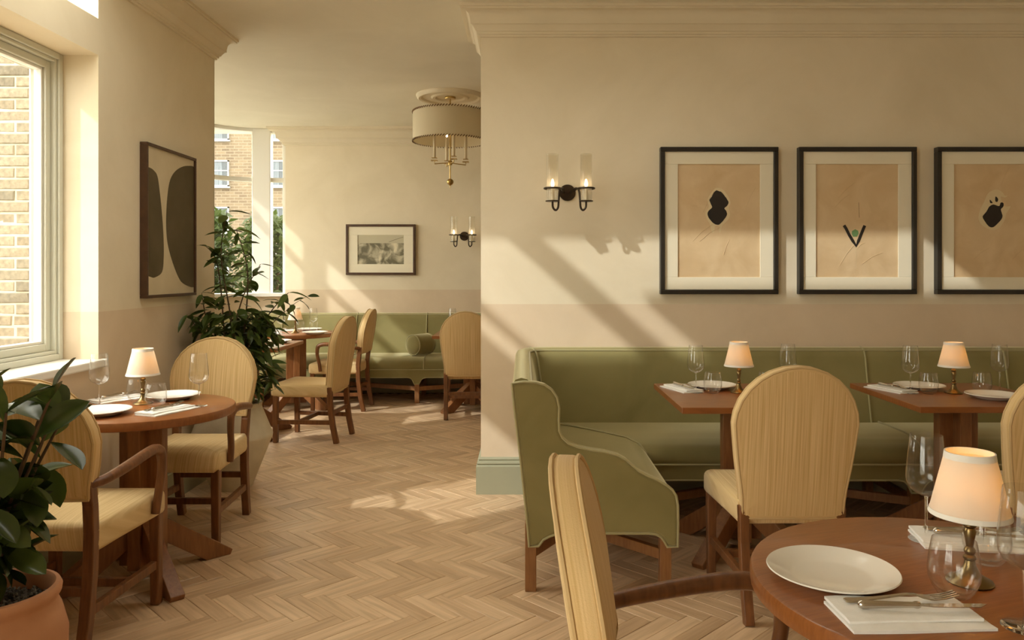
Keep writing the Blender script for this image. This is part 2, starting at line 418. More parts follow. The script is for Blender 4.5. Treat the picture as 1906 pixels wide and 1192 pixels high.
# left wall with two openings (window + light above) and a tall window behind the viewer
b = MB()
b.box(WT, WL, -3.0, -2.6, 0, 3.2).box(WT, WL, -2.6, 0.3, 0, .30).box(WT, WL, -2.6, .3, 2.80, 3.2).box(WT, WL, .3, 2.65, 0, 3.2)
b.box(WT, WL, 2.65, 3.774, 0, .885).box(WT, WL, 2.65, 3.774, 2.417, 2.596).box(WT, WL, 3.774, 5.19, 0, 3.2)
struct('wall_left', b, 'plaster', smooth=0)
# partition wall with the pictures
struct('wall_right', MB().box(-.262, 4.3, WR, 5.19, 0, 3.2), 'plaster', smooth=0)
struct('wall_side', MB().box(4.3, 4.5, -3.2, 8.9, 0, 3.2), 'plaster', smooth=0)
struct('wall_far', MB().box(-2.67, 4.3, 8.6, 8.9, 0, 3.2), 'plaster', smooth=0)
b = MB().box(-2.43, 4.3, -3.2, -3.0, 0, 3.2)
struct('wall_behind', b, 'plaster', smooth=0)
# outside brick return wall of the back room (inside face plastered)
struct('wall_return', MB().box(-3.36, WT, 5.0, 5.19, -.1, 3.2).box(WT, WL, 5.185, 5.19, 0, 3.2), 'plaster', smooth=0)

# ceiling with the roof light opening over the near room
b = MB()
zt = 3.02
b.box(-2.43, 4.3, -3.2, 2.80, ZC, zt).box(-2.43, WL, 3.55, 3.774, 3.02, 3.04).box(-1.70, -1.555, 2.80, 3.55, ZC, zt)
b.box(-1.30, 4.3, 2.80, 3.23, ZC, zt).box(.85, 4.3, 3.23, 3.55, ZC, zt).box(WL, 4.3, 3.55, 3.78, ZC, zt).box(-2.43, 4.3, 3.774, 5.0, ZC, zt)
b.box(-3.9, 4.3, 5.0, 8.9, ZC, zt)
struct('ceiling', b, 'plaster_ceiling', smooth=0)
sk = thing('window_4', None, None, kind='structure')
MB().box(-2.43, -1.28, 2.78, 3.57, 3.022, 3.028).build('pane', 'pane_glass', sk, smooth=0)
MB().box(-1.279, .87, 3.21, 3.57, 3.022, 3.028).build('pane', 'pane_glass', sk, smooth=0)

# cornices
def arc_pts(cx_, cz, r_, a0, a1, n): return [(cx_ + r_ * math.cos(R(a0 + (a1 - a0) * i / n)), cz + r_ * math.sin(R(a0 + (a1 - a0) * i / n))) for i in range(n + 1)]
CP = [(0, 2.785), (.012, 2.785), (.012, 2.797), (.022, 2.799), (.022, 2.812), (.030, 2.815)]
CP += [(.030 + .030 * t + .0 * t, 2.815 + .035 * math.sin(t * PI / 2)) for t in (.25, .5, .75, 1)]
CP += [(.060, 2.868), (.062, 2.880)] + [(.062 + .040 * (1 - math.cos(t * PI / 2)), 2.880 + .045 * math.sin(t * PI / 2)) for t in (.2, .4, .6, .8, 1)]
CP += [(.112, 2.926), (.112, 2.936), (.120, 2.938), (.120, ZC + .005), (0, ZC + .005)]
struct('trim_1', MB().sweep([(4.3, WR), (-.262, WR), (-.262, 5.19), (4.3, 5.19)], CP, side=1), 'cornice_plaster', smooth=20)
struct('trim_2', MB().sweep([(WL, 3.86), (WL, 5.19), (-3.3, 5.19)], CP, side=-1), 'cornice_plaster', smooth=20)
struct('trim_3', MB().sweep([(-2.67, 8.9), (-2.67, 8.6), (4.3, 8.6)], [(a * 1.35, ZC - (ZC - z) * 1.1) for a, z in CP], side=-1), 'cornice_plaster', smooth=20)
# skirting boards
BP = [(0, 0), (.028, 0), (.028, .168), (.024, .176), (.018, .178), (.024, .186), (.020, .198), (.010, .202), (.014, .210), (.006, .222), (0, .222)]
struct('baseboard_right', MB().sweep([(4.3, WR), (-.262, WR), (-.262, 5.19), (4.3, 5.19)], BP, side=1), 'sage_paint', smooth=25)
struct('baseboard_left', MB().sweep([(WL, -3), (WL, 5.19), (-3.3, 5.19)], BP, side=-1), 'sage_paint', smooth=25)
struct('baseboard_far', MB().sweep([(-2.67, 8.6), (4.3, 8.6)], BP, side=-1), 'sage_paint', smooth=25)

# ------------------------------------------------------------------ left window (window_1) and the light above it (window_2)
def side_window(name, y0, y1, z0, z1, xf, sill):
    wn = thing(name, None, None, kind='structure')
    # outer box frame with stepped moulding, then the sash
    def rect(nm, mt, a, d0, d1, x0, x1, bev=.004):
        bb = MB()
        bb.box(x0, x1, y0 + d0, y0 + d1, z0 + d0, z1 - d0).box(x0, x1, y1 - d1, y1 - d0, z0 + d0, z1 - d0)
        bb.box(x0, x1, y0 + d1, y1 - d1, z0 + d0, z0 + d1).box(x0, x1, y0 + d1, y1 - d1, z1 - d1, z1 - d0)
        return bb.build(nm, mt, wn, smooth=0, bevel=bev)
    rect('frame', 'pale_green_paint', 0, 0, .030, xf - .10, xf)
    rect('moulding', 'pale_green_paint', 0, .030, .046, xf - .10, xf - .012)
    rect('sash', 'pale_green_paint', 0, .046, .082, xf - .09, xf - .034)
    rect('glazing_bead', 'white_paint', 0, .082, .096, xf - .085, xf - .048, .003)
    MB().box(xf - .072, xf - .067, y0 + .09, y1 - .09, z0 + .09, z1 - .09).build('pane', 'pane_glass', wn, smooth=0)
    rect('outer_lining', 'white_paint', 0, .060, .094, xf - .106, xf - .10)
    if sill:
        MB().box(xf - .12, WL + .035, y0 - .03, y1 + .0, z0 - .038, z0).box(WL, WL + .035, y1, y1 + .035, z0 - .038, z0).build('sill', 'white_paint', wn, smooth=0, bevel=.008)
    return wn
side_window('window_1', 2.65, 3.774, .923, 2.417, -2.262, True)
w2 = thing('window_2', None, None, kind='structure')
bb = MB(); x0, x1 = -2.43, -2.36
bb.box(x0, x1, 2.65, 2.69, 2.596, 3.02).box(x0, x1, 3.734, 3.774, 2.596, 3.02).box(x0, x1, 2.69, 3.734, 2.596, 2.63).box(x0, x1, 2.69, 3.734, 2.99, 3.02)
bb.build('frame', 'white_paint', w2, smooth=0, bevel=.004)
MB().box(-2.40, -2.395, 2.69, 3.734, 2.63, 2.99).build('pane', 'pane_glass', w2, smooth=0)
# windows behind the viewer
w3 = thing('window_3', None, None, kind='structure')
bb = MB()
for y in (-2.6, -1.65, -.70, .24): bb.box(-2.40, -2.33, y, y + .06, .30, 2.80)
bb.box(-2.40, -2.33, -2.6, .3, .30, .37).box(-2.40, -2.33, -2.6, .3, 2.73, 2.80); bb.build('frame', 'white_paint', w3, smooth=0)
MB().box(-2.37, -2.365, -2.6, .3, .35, 2.75).build('pane', 'pane_glass', w3, smooth=0)

# ------------------------------------------------------------------ bow window of the back room (window_5)
bow = [(-3.30, 5.19), (-3.42, 5.6), (-3.52, 6.2), (-3.55, 6.9), (-3.54, 7.6), (-3.47, 8.05), (-3.30, 8.38), (-3.02, 8.56), (-2.67, 8.63)]
bowc = crom([(x, y, 0) for x, y in bow], 5)
BW = [(p.x, p.y) for p in bowc]
w6 = thing('window_5', None, None, kind='structure')
def bsweep(nm, mt, z0, z1, o0, o1, path=BW):
    return MB().sweep(path, [(o0, z0), (o1, z0), (o1, z1), (o0, z1)], side=1).build(nm, mt, w6, smooth=30)
struct('wall_bow', MB().sweep(BW, [(0, -.1), (.16, -.1), (.16, 1.08), (0, 1.08)], side=1), 'plaster', smooth=30)
bsweep('sill', 'white_paint', 1.08, 1.115, -.05, .2)
bsweep('transom', 'white_paint', 2.365, 2.41, .02, .10)
bsweep('head', 'white_paint', 2.92, ZC, .0, .14)
bsweep('pane', 'pane_glass', 1.10, 2.93, .058, .062)
def bow_at(t):
    i = min(int(t * (len(BW) - 1)), len(BW) - 2); k = t * (len(BW) - 1) - i
    a = Vector(BW[i]); c = Vector(BW[i + 1]); return a + (c - a) * k, (c - a).normalized()
def post(p, d, wd, dp):
    nn = Vector((-d.y, d.x)); q = p + nn * .06
    bb = MB().beam((q.x, q.y, 1.1), (q.x, q.y, ZC), dp, wd, up=(d.x, d.y, 0)); bb.build('post', 'white_paint', w6, smooth=0, bevel=.008)
def nearest(x=None, y=None):
    best = min(range(401), key=lambda i: abs((bow_at(i / 400)[0].x - x) if x is not None else (bow_at(i / 400)[0].y - y)))
    return bow_at(best / 400)
p, d = nearest(x=-2.93); d = Vector((1, .12)).normalized(); post(p, d, .20, .15)
for yy, wd in ((7.70, .12), (7.12, .09), (6.3, .10), (5.6, .12)):
    p, d = nearest(y=yy); post(p, d, wd, .12)
p = Vector((-2.69, 8.64)); post(p, Vector((1, 0.1)).normalized(), .05, .10)

# ------------------------------------------------------------------ outside
struct('ground', MB().box(-40, 12, -12, 60, -.25, -.12), 'paving', smooth=0)
ex = struct('wall_exterior', MB().box(-3.345, WT, 4.8975, 5.0, -.1, 3.2), 'mortar', smooth=0)
bl, bh, bj = .215, .0625, .010
def brick_mesh(l, nm):
    bb = MB(); e = .006
    x, y, z = l / 2, .0525, bh / 2
    ws = [random.uniform(-.003, .003) for _ in range(12)]
    V = [(-x, -y + e, -z + ws[0]), (x, -y + e, -z), (x, y, -z), (-x, y, -z), (-x, -y + e, z), (x + ws[1], -y + e, z), (x, y, z), (-x, y, z),
         (-x + e, -y + ws[2], -z + e), (x - e, -y + ws[3], -z + e), (x - e, -y + ws[4], z - e), (-x + e, -y + ws[5], z - e)]
    bb.add(V, [(0, 3, 2, 1), (4, 5, 6, 7), (2, 3, 7, 6), (0, 4, 7, 3), (1, 2, 6, 5), (0, 1, 9, 8), (1, 5, 10, 9), (5, 4, 11, 10), (4, 0, 8, 11), (8, 9, 10, 11)])
    o = bb.build(nm, 'stock_brick', None, smooth=0); me = o.data; bpy.data.objects.remove(o); return me
full = [brick_mesh(bl, 'brick') for _ in range(4)]; half = [brick_mesh(.1025, 'brick') for _ in range(3)]
nb = 0
zz = .72; row = 0
while zz < 2.85:
    x = -3.36 + (.012 if row % 2 else -.006)
    first = True
    while x < -2.62:
        hf = (first and row % 2 == 1) or (row % 3 == 1 and random.random() < .25)
        l = .1025 if hf else bl
        o = bpy.data.objects.new('brick', random.choice(half if hf else full)); C.objects.link(o); o.parent = ex
        o.location = (x + l / 2, 4.945 + random.uniform(-.005, .004), zz + bh / 2); o.rotation_euler = (0, random.uniform(-.008, .008), random.uniform(-.01, .01))
        x += l + bj; first = False; nb += 1
    zz += bh + bj; row += 1

# garden building beyond the brick return, seen at the window's left edge
gb = thing('garden_outbuilding', 'pale green timber outbuilding with white sill, glimpsed past the brick quoin outside', 'building', (-6.8, 8.0, 0))
MB().box(-.75, .78, 0, 1.2, .75, 3.6).build('timber_wall', 'pale_green_paint', gb, smooth=0)
MB().box(-.78, .82, -.10, 1.2, .47, .75).build('sill', 'white_paint', gb, smooth=0, bevel=.01)
MB().box(-.75, .78, 0, 1.2, -.12, .47).build('brick_base', 'far_brick', gb, smooth=0)
MB().box(.62, .70, -.03, 0, .8, 3.4).box(-.7, -.62, -.03, 0, .8, 3.4).box(-.7, .7, -.03, 0, 2.6, 2.68).build('window_frame', 'white_paint', gb, smooth=0)

# brick apartment building far away
ab = thing('apartment_building', 'far yellow brick apartment block with white windows seen through the bow window', 'building', (-16, 40, -.1))
MB().box(-8, 9, 0, 6, 0, 18).build('wall', 'far_brick', ab, smooth=0)
for ci in range(5):
    for ri in range(6):
        x = 3.15 - (ci - 1) * 2.95; z = 1.75 + ri * 2.42
        bb = MB(); fw = .07; w_, h = .46, .68
        bb.box(x - w_, x + w_, -.08, .02, z - h, z - h + fw).box(x - w_, x + w_, -.08, .02, z + h - fw, z + h).box(x - w_, x - w_ + fw, -.08, .02, z - h, z + h).box(x + w_ - fw, x + w_, -.08, .02, z - h, z + h)
        bb.box(x - w_, x + w_, -.06, .02, z + .12, z + .17).box(x - w_ - .06, x + w_ + .06, -.14, .02, z - h - .08, z - h)
        wo = bb.build('window', 'far_white', ab, smooth=0)
        MB().box(x - w_ + fw, x + w_ - fw, -.03, -.02, z - h + fw, z + h - fw).build('pane', 'far_glass', wo, smooth=0)
        MB().box(x - w_ + fw, x + w_ * .25, -.045, -.035, z - h + fw, z + h - fw).build('curtain', 'curtain', wo, smooth=0)
# garden shrubs
def foliage(n, rx, ry, z0, z1, sz, seed):
    rnd = random.Random(seed); V = []; Fc = []
    for _ in range(n):
        a = rnd.uniform(0, 2 * PI); q = math.sqrt(rnd.random()); c = Vector((rx * q * math.cos(a), ry * q * math.sin(a), z0 + (z1 - z0) * rnd.random() ** .8))
        c.x *= 1 - .35 * ((c.z - z0) / (z1 - z0)) ** 3
        e = Euler((rnd.uniform(-1, 1), rnd.uniform(-1, 1), rnd.uniform(0, 6.3))).to_matrix(); s_ = sz * rnd.uniform(.6, 1.3); k = len(V)
        for u, v, w_ in ((0, 0, 0), (.5, .22, .08), (1, 0, -.05), (.5, -.22, .08)): V.append(tuple(c + e @ Vector((u * s_, v * s_, w_ * s_))))
        Fc.append((k, k + 1, k + 2, k + 3))
    return MB().add(V, Fc)
for i, (x, y, rx, zt_, lab) in enumerate(((-4.85, 11.4, .60, 2.35, 'leafy green garden shrub outside the bow window, left of the white post'),
                                          (-3.66, 11.2, .50, 2.25, 'leafy green garden shrub outside the bow window, right of the white post'),
                                          (-6.2, 11.8, .65, 2.2, 'green garden shrub outside, mostly hidden behind the picture wall'))):
    sh = thing('garden_shrub', lab, 'shrub', (x, y, -.12), group='garden shrubs outside')
    f = foliage(2600, rx, .55, .35, zt_, .16, i); fo = f.build('foliage', 'hedge_leaf', sh, smooth=0); fo['kind'] = 'stuff'
    bb = MB()
    for k in range(5):
        a = k * 1.3; bb.tube(crom([(0.04 * math.cos(a), .04 * math.sin(a), 0), (.12 * math.cos(a), .1 * math.sin(a), .6), (.3 * math.cos(a), .2 * math.sin(a), 1.5)], 4), .018, 6)
    bb.build('stems', 'stem_bark', sh)

# ------------------------------------------------------------------ banquettes
def sofa(name, label, corner, y_end, x_end, seams, leg_pts, xl):
    """L-shaped bench: outer corner at `corner` (wall side), return runs towards -Y to y_end, main run to x_end"""
    cx_, cy = corner
    t = thing(name, label, 'banquette', (cx_, cy, 0)); L_ = y_end - cy; X_ = x_end - cx_
    # path local: (0,L_)->(0,0)->(X_,0), interior on the right hand side
    arc = [(.20 * (1 - math.cos(a)), -.20 * (1 - math.sin(a))) for a in [PI / 2 * k / 6 for k in range(7)]]
    path = [(0, L_ + .05)] + arc + [(X_, 0)]
    bp_ = [(.065, .30), (.02, .70), (.006, .82), (.008, .87), (.02, .892), (.045, .90), (.07, .894), (.092, .875), (.105, .84), (.15, .62), (.185, .47), (.20, .42), (.20, .30)]
    bk = MB().sweep(path, bp_, side=-1).build('backrest', 'velvet', t, smooth=60)
    # top piping
    def along(pth, off, z):
        P = [Vector(p) for p in pth]; out = []
        for i, p in enumerate(P):
            a = (P[i] - P[i - 1]).normalized() if i else (P[1] - P[0]).normalized()
            c_ = (P[i + 1] - P[i]).normalized() if i < len(P) - 1 else a
            n0 = Vector((a.y, -a.x)); n1 = Vector((c_.y, -c_.x)); nn = (n0 + n1) / (1 + n0.dot(n1)); q = p + nn * off; out.append((q.x, q.y, z))
        return out
    MB().tube(along(path, .088, .882), .006, 6).build('piping', 'velvet_piping', bk)
    for sx_ in seams:
        MB().tube([(sx_, -o, z) for o, z in [(.03, .898), (.075, .893), (.097, .872), (.110, .84), (.155, .62), (.19, .47)]], .0055, 6).build('seam', 'velvet_piping', bk)
    a0 = arc[3]; dd = Vector((1, -1)).normalized()
    MB().tube([(a0[0] + dd.x * o, a0[1] + dd.y * o, z) for o, z in [(.05, .90), (.078, .893), (.100, .872), (.113, .84), (.158, .62), (.192, .48)]], .0055, 6).build('corner_seam', 'velvet_piping', bk)
    # seat
    sharp = [(0, L_ + .05), (0, 0), (X_, 0)]
    sp = [(.16, .30), (.16, .468), (.30, .474), (.50, .474), (.60, .468), (.655, .450), (.688, .415), (.695, .375), (.690, .352), (.684, .345), (.684, .30)]
    st = MB().sweep(sharp, sp, side=-1).build('seat', 'velvet', t, smooth=50)
    MB().tube(along(sharp, .692, .348), .006, 6).build('piping', 'velvet_piping', st)
    MB().tube([(.19, -.19, .478), (.40, -.40, .480), (.60, -.60, .474), (.66, -.66, .452), (.692, -.692, .41), (.697, -.697, .36)], .0055, 6).build('corner_seam', 'velvet_piping', st)
    for sx_ in seams:
        MB().tube([(sx_ + .04, -o, z) for o, z in [(.19, .475), (.50, .479), (.60, .473), (.66, .452), (.692, .41), (.699, .37), (.692, .345)]], .005, 6).build('seam', 'velvet_piping', st)
    # scalloped skirt along the front of the main run and of the return
    def skirt(nm, a, c_, legs, fn):
        pts = [(a, .352), (a, .20)] if a in legs else [(a, .352), (a, .265)]
        bot = []
        ls = sorted(legs)
        u = a
        for lx in ls:
            for du, z in ((-.095, .265), (-.065, .258), (-.045, .238), (-.033, .212), (-.028, .198), (.028, .198), (.033, .212), (.045, .238), (.065, .258), (.095, .265)):
                if a < lx + du < c_: bot.append((lx + du, z))
        def edge(x): return .198 if any(abs(x - l) < .03 for l in ls) else .265
        poly = [(a, .352), (a, edge(a))] + bot + [(c_, edge(c_)), (c_, .352)]
        sk_ = MB().prism(poly, fn, .672, .690).build(nm, 'velvet', t, smooth=0, bevel=.003)
        MB().tube([fn(u_, z_ + .002, .692) for u_, z_ in [(a, edge(a))] + bot + [(c_, edge(c_))]], .0045, 6).build('piping', 'velvet_piping', sk_)
    skirt('skirt', .68, X_, [l for l in leg_pts], lambda a, z, d: (a, -d, z))
    skirt('skirt', L_ + .05, -.68, [L_ + .09], lambda a, z, d: (d, a, z))
    # base board under the seat (dark, set back)
    MB().sweep(sharp, [(.10, .27), (.66, .27), (.66, .31), (.10, .31)], side=-1).build('base_frame', 'sofa_leg_wood', t, smooth=0)
    # end panel facing the room, outline from seat side
    Z = lambda y: CH - (y - 507) * .002252
    X = lambda x: (x - 975) * .002252 + .056
    top = [(952.8, 714.5), (975, 711.5), (998, 713), (1014, 717), (1027, 726), (1037, 741), (1041, 760), (1040, 783), (1041, 803), (1047, 816), (1058, 826), (1075, 833), (1098.7, 838.5), (1125, 842), (1151.8, 849),
           (1166, 857), (1178, 867.7), (1190, 878), (1205, 886), (1225, 895), (1242, 905), (1252, 913), (1259, 924), (1262, 942), (1262.5, 980), (1261.6, 1019)]
    bot = [(1242, 1019), (1237, 1009), (1231, 1001), (1222, 996), (1208, 994), (1130, 994), (1048, 994), (1034, 996), (1022, 1000), (1011, 1006), (1006, 1013), (1002, 1018), (985, 1019), (980, 960), (968, 850), (957, 760)]
    poly = [(X(x), Z(y)) for x, y in top + bot]
    poly = poly[::-1]
    ep = MB().prism(poly, lambda a, z, d: (a, L_ + d, z), 0, .075).build('end_panel', 'velvet', t, smooth=0, bevel=.014, bseg=3)
    MB().tube([(a, L_ + .004, z) for a, z in poly], .0058, 6, closed=True).build('piping', 'velvet_piping', ep)
    # legs
    lg = [(.085, L_ + .045), (.655, L_ + .045)] + [(lx, -.655) for lx in leg_pts] + [(lx, -.12) for lx in leg_pts] + [(.1, -.4)]
    for x, y in lg: MB().box(x - .024, x + .024, y - .024, y + .024, 0, .29).build('leg', 'sofa_leg_wood', t, smooth=0, bevel=.003)
    def st_(p0, p1): MB().beam((*p0, .15), (*p1, .15), .032, .045).build('stretcher', 'sofa_leg_wood', t, smooth=0, bevel=.003)
    st_((.085, L_ + .07), (.40, L_ + .62)); st_((.645, L_ + .06), (.12, L_ + .60)); st_((.10, -.40), (.40, L_ + .62))
    for i in range(len(leg_pts) - 1):
        m_ = ((leg_pts[i] + leg_pts[i + 1]) / 2, -.30); st_((leg_pts[i], -.655), m_); st_(m_, (leg_pts[i + 1], -.655))
    for lx in leg_pts: st_((lx, -.635), (lx, -.13))
    return t
sofa('banquette', 'L-shaped olive green velvet banquette under the three framed prints', (-.056, 4.685), 3.22, 4.2, [2.09, 2.92, 3.7], [.70, 2.1, 3.5], 0)
sofa('banquette', 'long sage green velvet banquette against the far wall of the back room', (-3.28, 8.58), 7.62, 1.6, [.62, 1.44, 2.21, 3.0, 3.8], [.70, 2.18, 3.7], 0)
# bolster cushion on the back sofa
bo = thing('bolster_cushion', 'small sage velvet bolster cushion lying on the far banquette', 'cushion', (-1.09, 8.12, .478))
tl = Matrix.Rotation(R(90), 3, 'X'); tl = Matrix.Rotation(R(-38), 3, 'Z') @ tl
prof = [(.0, -.125), (.06, -.127), (.092, -.12), (.106, -.108), (.109, -.07), (.110, 0), (.109, .07), (.106, .108), (.092, .12), (.06, .127), (0, .125)]
MB().lathe(prof, 28, (0, 0, .111), tilt=tl).build('cover', 'velvet', bo, smooth=60)
for s_ in (-1, 1):
    MB().tube([Vector((0, 0, .111)) + tl @ Vector((.105 * math.cos(a), .105 * math.sin(a), .112 * s_)) for a in [2 * PI * k / 28 for k in range(28)]], .006, 6, closed=True).build('piping', 'velvet_piping', bo)

# ------------------------------------------------------------------ chairs
def arch(w_max, w_bot, h, n=14):
    """outline of the arched back: u (width) , v (height), ccw"""
    r_ = w_max / 2; vs_ = h - r_ * .98
    pts = [(-w_bot / 2, 0), (w_bot / 2, 0)]
    side = [(w_bot / 2, 0), (w_bot / 2 + .004, vs_ * .25), ((w_bot + w_max) / 4 + .004, vs_ * .62), (w_max / 2, vs_ * 1.02)]
    sd = [(p.x, p.y) for p in crom([(a, c_, 0) for a, c_ in side], 5)][1:]
    top = [(r_ * math.cos(PI * k / n), vs_ + r_ * .98 * math.sin(PI * k / n)) for k in range(1, n)]
    return pts + sd + top + [(-a, c_) for a, c_ in sd[::-1]]
def make_chair(arms):
    t = thing('dining_armchair' if arms else 'dining_chair', 'x', 'armchair' if arms else 'chair')
    # seat
    wf, wb, d0, d1 = .235, .205, -.225, .245
    ol = [(-wb, d0), (wb, d0), (wf, d1 - .03), (wf - .03, d1), (-wf + .03, d1), (-wf, d1 - .03)]
    def dens(o, k=3):
        out = []
        for i in range(len(o)):
            a = Vector(o[i]); c_ = Vector(o[(i + 1) % len(o)])
            for j in range(k): out.append(a + (c_ - a) * j / k)
        return out
    st = MB().pad(dens(ol), .105, .028, lambda a, c_, h: (a, c_, .415 + h), (0, .014)).build('seat', 'straw_seat', t, smooth=60)
    # back
    z0, h = (.560, .425) if arms else (.395, .60)
    wm, wbt = (.465, .405) if arms else (.475, .395)
    th = .058; lean = R(9 if arms else 8)
    o2 = arch(wm, wbt, h)
    yb = -.235
    def fn(a, c_, hh):
        zz_ = z0 + c_; base = z0 - .42
        cur = .035 * (a / .24) ** 2   # slightly wrapped around the sitter
        y = yb - math.tan(lean) * (c_ + base) + hh + cur * .5
        return (a, y, zz_)
    o2d = []
    for i in range(len(o2)):
        a = Vector(o2[i]); c_ = Vector(o2[(i + 1) % len(o2)]); k = max(1, int((c_ - a).length / .05))
        for j in range(k): o2d.append(a + (c_ - a) * j / k)
    bk = MB().pad(o2d, th, .016, lambda a, c_, hh: fn(a, c_, -hh), (.020, .008)).build('backrest', 'straw_fabric', t, smooth=60)
    for s_ in (-1, 1):
        MB().tube([fn(a * .985, c_ * .99 + .003, s_ * (th / 2 - .004)) for a, c_ in o2d], .0052, 6, closed=True).build('piping', 'straw_piping', bk)
    # legs
    for s_ in (-1, 1):
        MB().beam((s_ * .205, .205, 0), (s_ * .205, .205, .38), .036, .036, up=(0, 1, 0), w1=.042, h1=.042).build('leg', 'chair_wood', t, smooth=0, bevel=.005)
        pl = MB()
        pth = [(s_ * .180, -.285, 0), (s_ * .183, -.255, .14), (s_ * .185, -.235, .30), (s_ * .187, -.232, .44)]
        if arms: pth += [(s_ * .19, -.243, .54), (s_ * .19, -.262, .64)]
        for i in range(len(pth) - 1):
            pl.beam(pth[i], Vector(pth[i + 1]) + (Vector(pth[i + 1]) - Vector(pth[i])).normalized() * .004, .038, .040, up=(0, 1, 0))
        pl.build('leg', 'chair_wood', t, smooth=0, bevel=.004)
        MB().beam((s_ * .205, .205, .165), (s_ * .183, -.25, .165), .024, .034).build('stretcher', 'chair_wood', t, smooth=0, bevel=.003)
    MB().beam((-.196, .02, .165), (.196, .02, .165), .024, .032).build('stretcher', 'chair_wood', t, smooth=0, bevel=.003)
    MB().beam((-.185, -.238, .235), (.185, -.238, .235), .022, .032).build('stretcher', 'chair_wood', t, smooth=0, bevel=.003)
    if arms:
        for s_ in (-1, 1):
            P = crom([(s_ * .195, -.262, .612), (s_ * .225, -.20, .620), (s_ * .246, -.08, .640), (s_ * .255, .03, .656), (s_ * .256, .095, .655), (s_ * .255, .138, .632), (s_ * .254, .146, .56), (s_ * .250, .128, .47), (s_ * .243, .120, .395)], 6)
            n = len(P); rr = [.0165 + .004 * math.sin(PI * min(1, i / n * 1.3)) for i in range(n)]
            MB().tube(P, rr, 10).build('arm', 'chair_wood', t, smooth=60)
    return t
side_p = Proto(make_chair(False)); arm_p = Proto(make_chair(True))
GS, GA = 'arched side chairs', 'arched armchairs'
side_p.put((1.04, 3.22, 0), 0, 'straw fabric side chair with arched back, seen from behind at the middle square table', GS)
side_p.put((2.075, 3.20, 0), 0, 'straw fabric side chair cut off by the right edge of the photo', GS)
side_p.put((-1.735, 6.26, 0), R(83), 'straw side chair in profile beside the square table behind the tall potted plant', GS)
side_p.put((-.53, 7.29, 0), R(0), 'straw side chair in the back room, half hidden by the partition wall', GS)
arm_p.put((.402, 1.475, 0), R(-96), 'straw armchair in the foreground pulled up to the large round table', GA)
arm_p.put((-1.70, 2.92, 0), R(0), 'straw armchair behind the dark leafy plant in the terracotta pot', GA)
arm_p.put((-1.725, 4.0, 0), R(180), 'straw armchair facing the viewer across the round table by the window', GA)
arm_p.put((-1.83, 7.63, 0), R(88), 'straw armchair in the back room beside the far round table', GA)

# ------------------------------------------------------------------ tables
def make_table(round_r=None, size=None):
    t = thing('round_table' if round_r else 'square_table', 'x', 'table')
    if round_r:
        r_ = round_r
        MB().lathe([(0, .712), (r_ - .006, .712), (r_ - .001, .716), (r_, .724), (r_, .742), (r_ - .003, .748), (r_ - .008, .75), (0, .75)], 72).build('tabletop', 'table_wood', t, smooth=40)
    else:
        w_, d_ = size
        MB().box(-w_ / 2, w_ / 2, -d_ / 2, d_ / 2, .722, .75).build('tabletop', 'table_wood', t, smooth=0, bevel=.003)
    MB().box(-.095, .095, -.028, .028, .05, .722).build('post', 'pedestal_wood', t, smooth=0, bevel=.003)
    MB().box(-.028, .028, -.090, .090, .05, .722).build('post', 'pedestal_wood', t, smooth=0, bevel=.003)
    for k in range(4):
        a = PI / 4 + k * PI / 2; ca, sa = math.cos(a), math.sin(a)
        poly = [(.005, .30), (.005, .19), (.27, .0), (.385, 0), (.395, .022)]
        MB().prism(poly, lambda u, z, d: (u * ca - d * sa, u * sa + d * ca, z), -.030, .030).build('foot', 'pedestal_wood', t, smooth=0, bevel=.003)
    MB().box(-.13, .13, -.13, .13, .700, .7125 if round_r else .723).build('top_plate', 'pedestal_wood', t, smooth=0)
    return t
r1 = make_table(.40); r1.location = (.855, 1.49, 0); r1.rotation_euler = (0, 0, R(20)); r1['label'] = 'dark brown round table in the right foreground'
r2 = make_table(.385); r2.location = (-1.695, 3.425, 0); r2['label'] = 'brown round table beside the left window'
r3 = copy_tree(r2, (-2.27, 7.66, 0), R(22), 'round table with white lamp in the back room')
s1 = make_table(None, (.73, .74)); s1.location = (1.065, 3.77, 0); s1['label'] = 'square wooden table at the banquette, behind the chair seen from behind'
s2 = copy_tree(s1, (2.13, 3.79, 0), 0, 'square wooden table at the banquette, nearest the right edge')
s3 = copy_tree(s1, (-2.30, 6.38, 0), 0, 'square wooden table in the back room behind the tall potted plant')
s4 = copy_tree(s1, (-.50, 7.59, 0), 0, 'square wooden table in the back room, mostly hidden by a straw chair and the partition')

# ------------------------------------------------------------------ tableware
TZ = .75
def mk_wine():
    t = thing('wine_glass', 'x', 'glass')
    bo_ = [(.0035, .098), (.010, .100), (.022, .105), (.034, .114), (.0405, .126), (.0425, .140), (.0412, .160), (.0375, .195), (.0335, .236)]
    inn = [(r_ - .0011, z + (.0016 if i < 3 else .0006)) for i, (r_, z) in enumerate(bo_)]
    prof = bo_ + [(.0329, .2364)] + inn[1:][::-1][1:] + [(0.0008, .1025)]
    MB().lathe([(0.0008, .098)] + prof, 32).build('bowl', 'clear_glass', t, smooth=60)
    MB().lathe([(.0045, .003), (.0034, .012), (.0030, .05), (.0032, .090), (.0045, .0975)], 12).build('stem', 'solid_glass', t, smooth=60)
    MB().lathe([(0, .0004), (.036, .0004), (.037, .001), (.036, .0018), (.012, .0032), (.004, .005), (0, .005)], 32).build('foot', 'solid_glass', t, smooth=40)
    return t
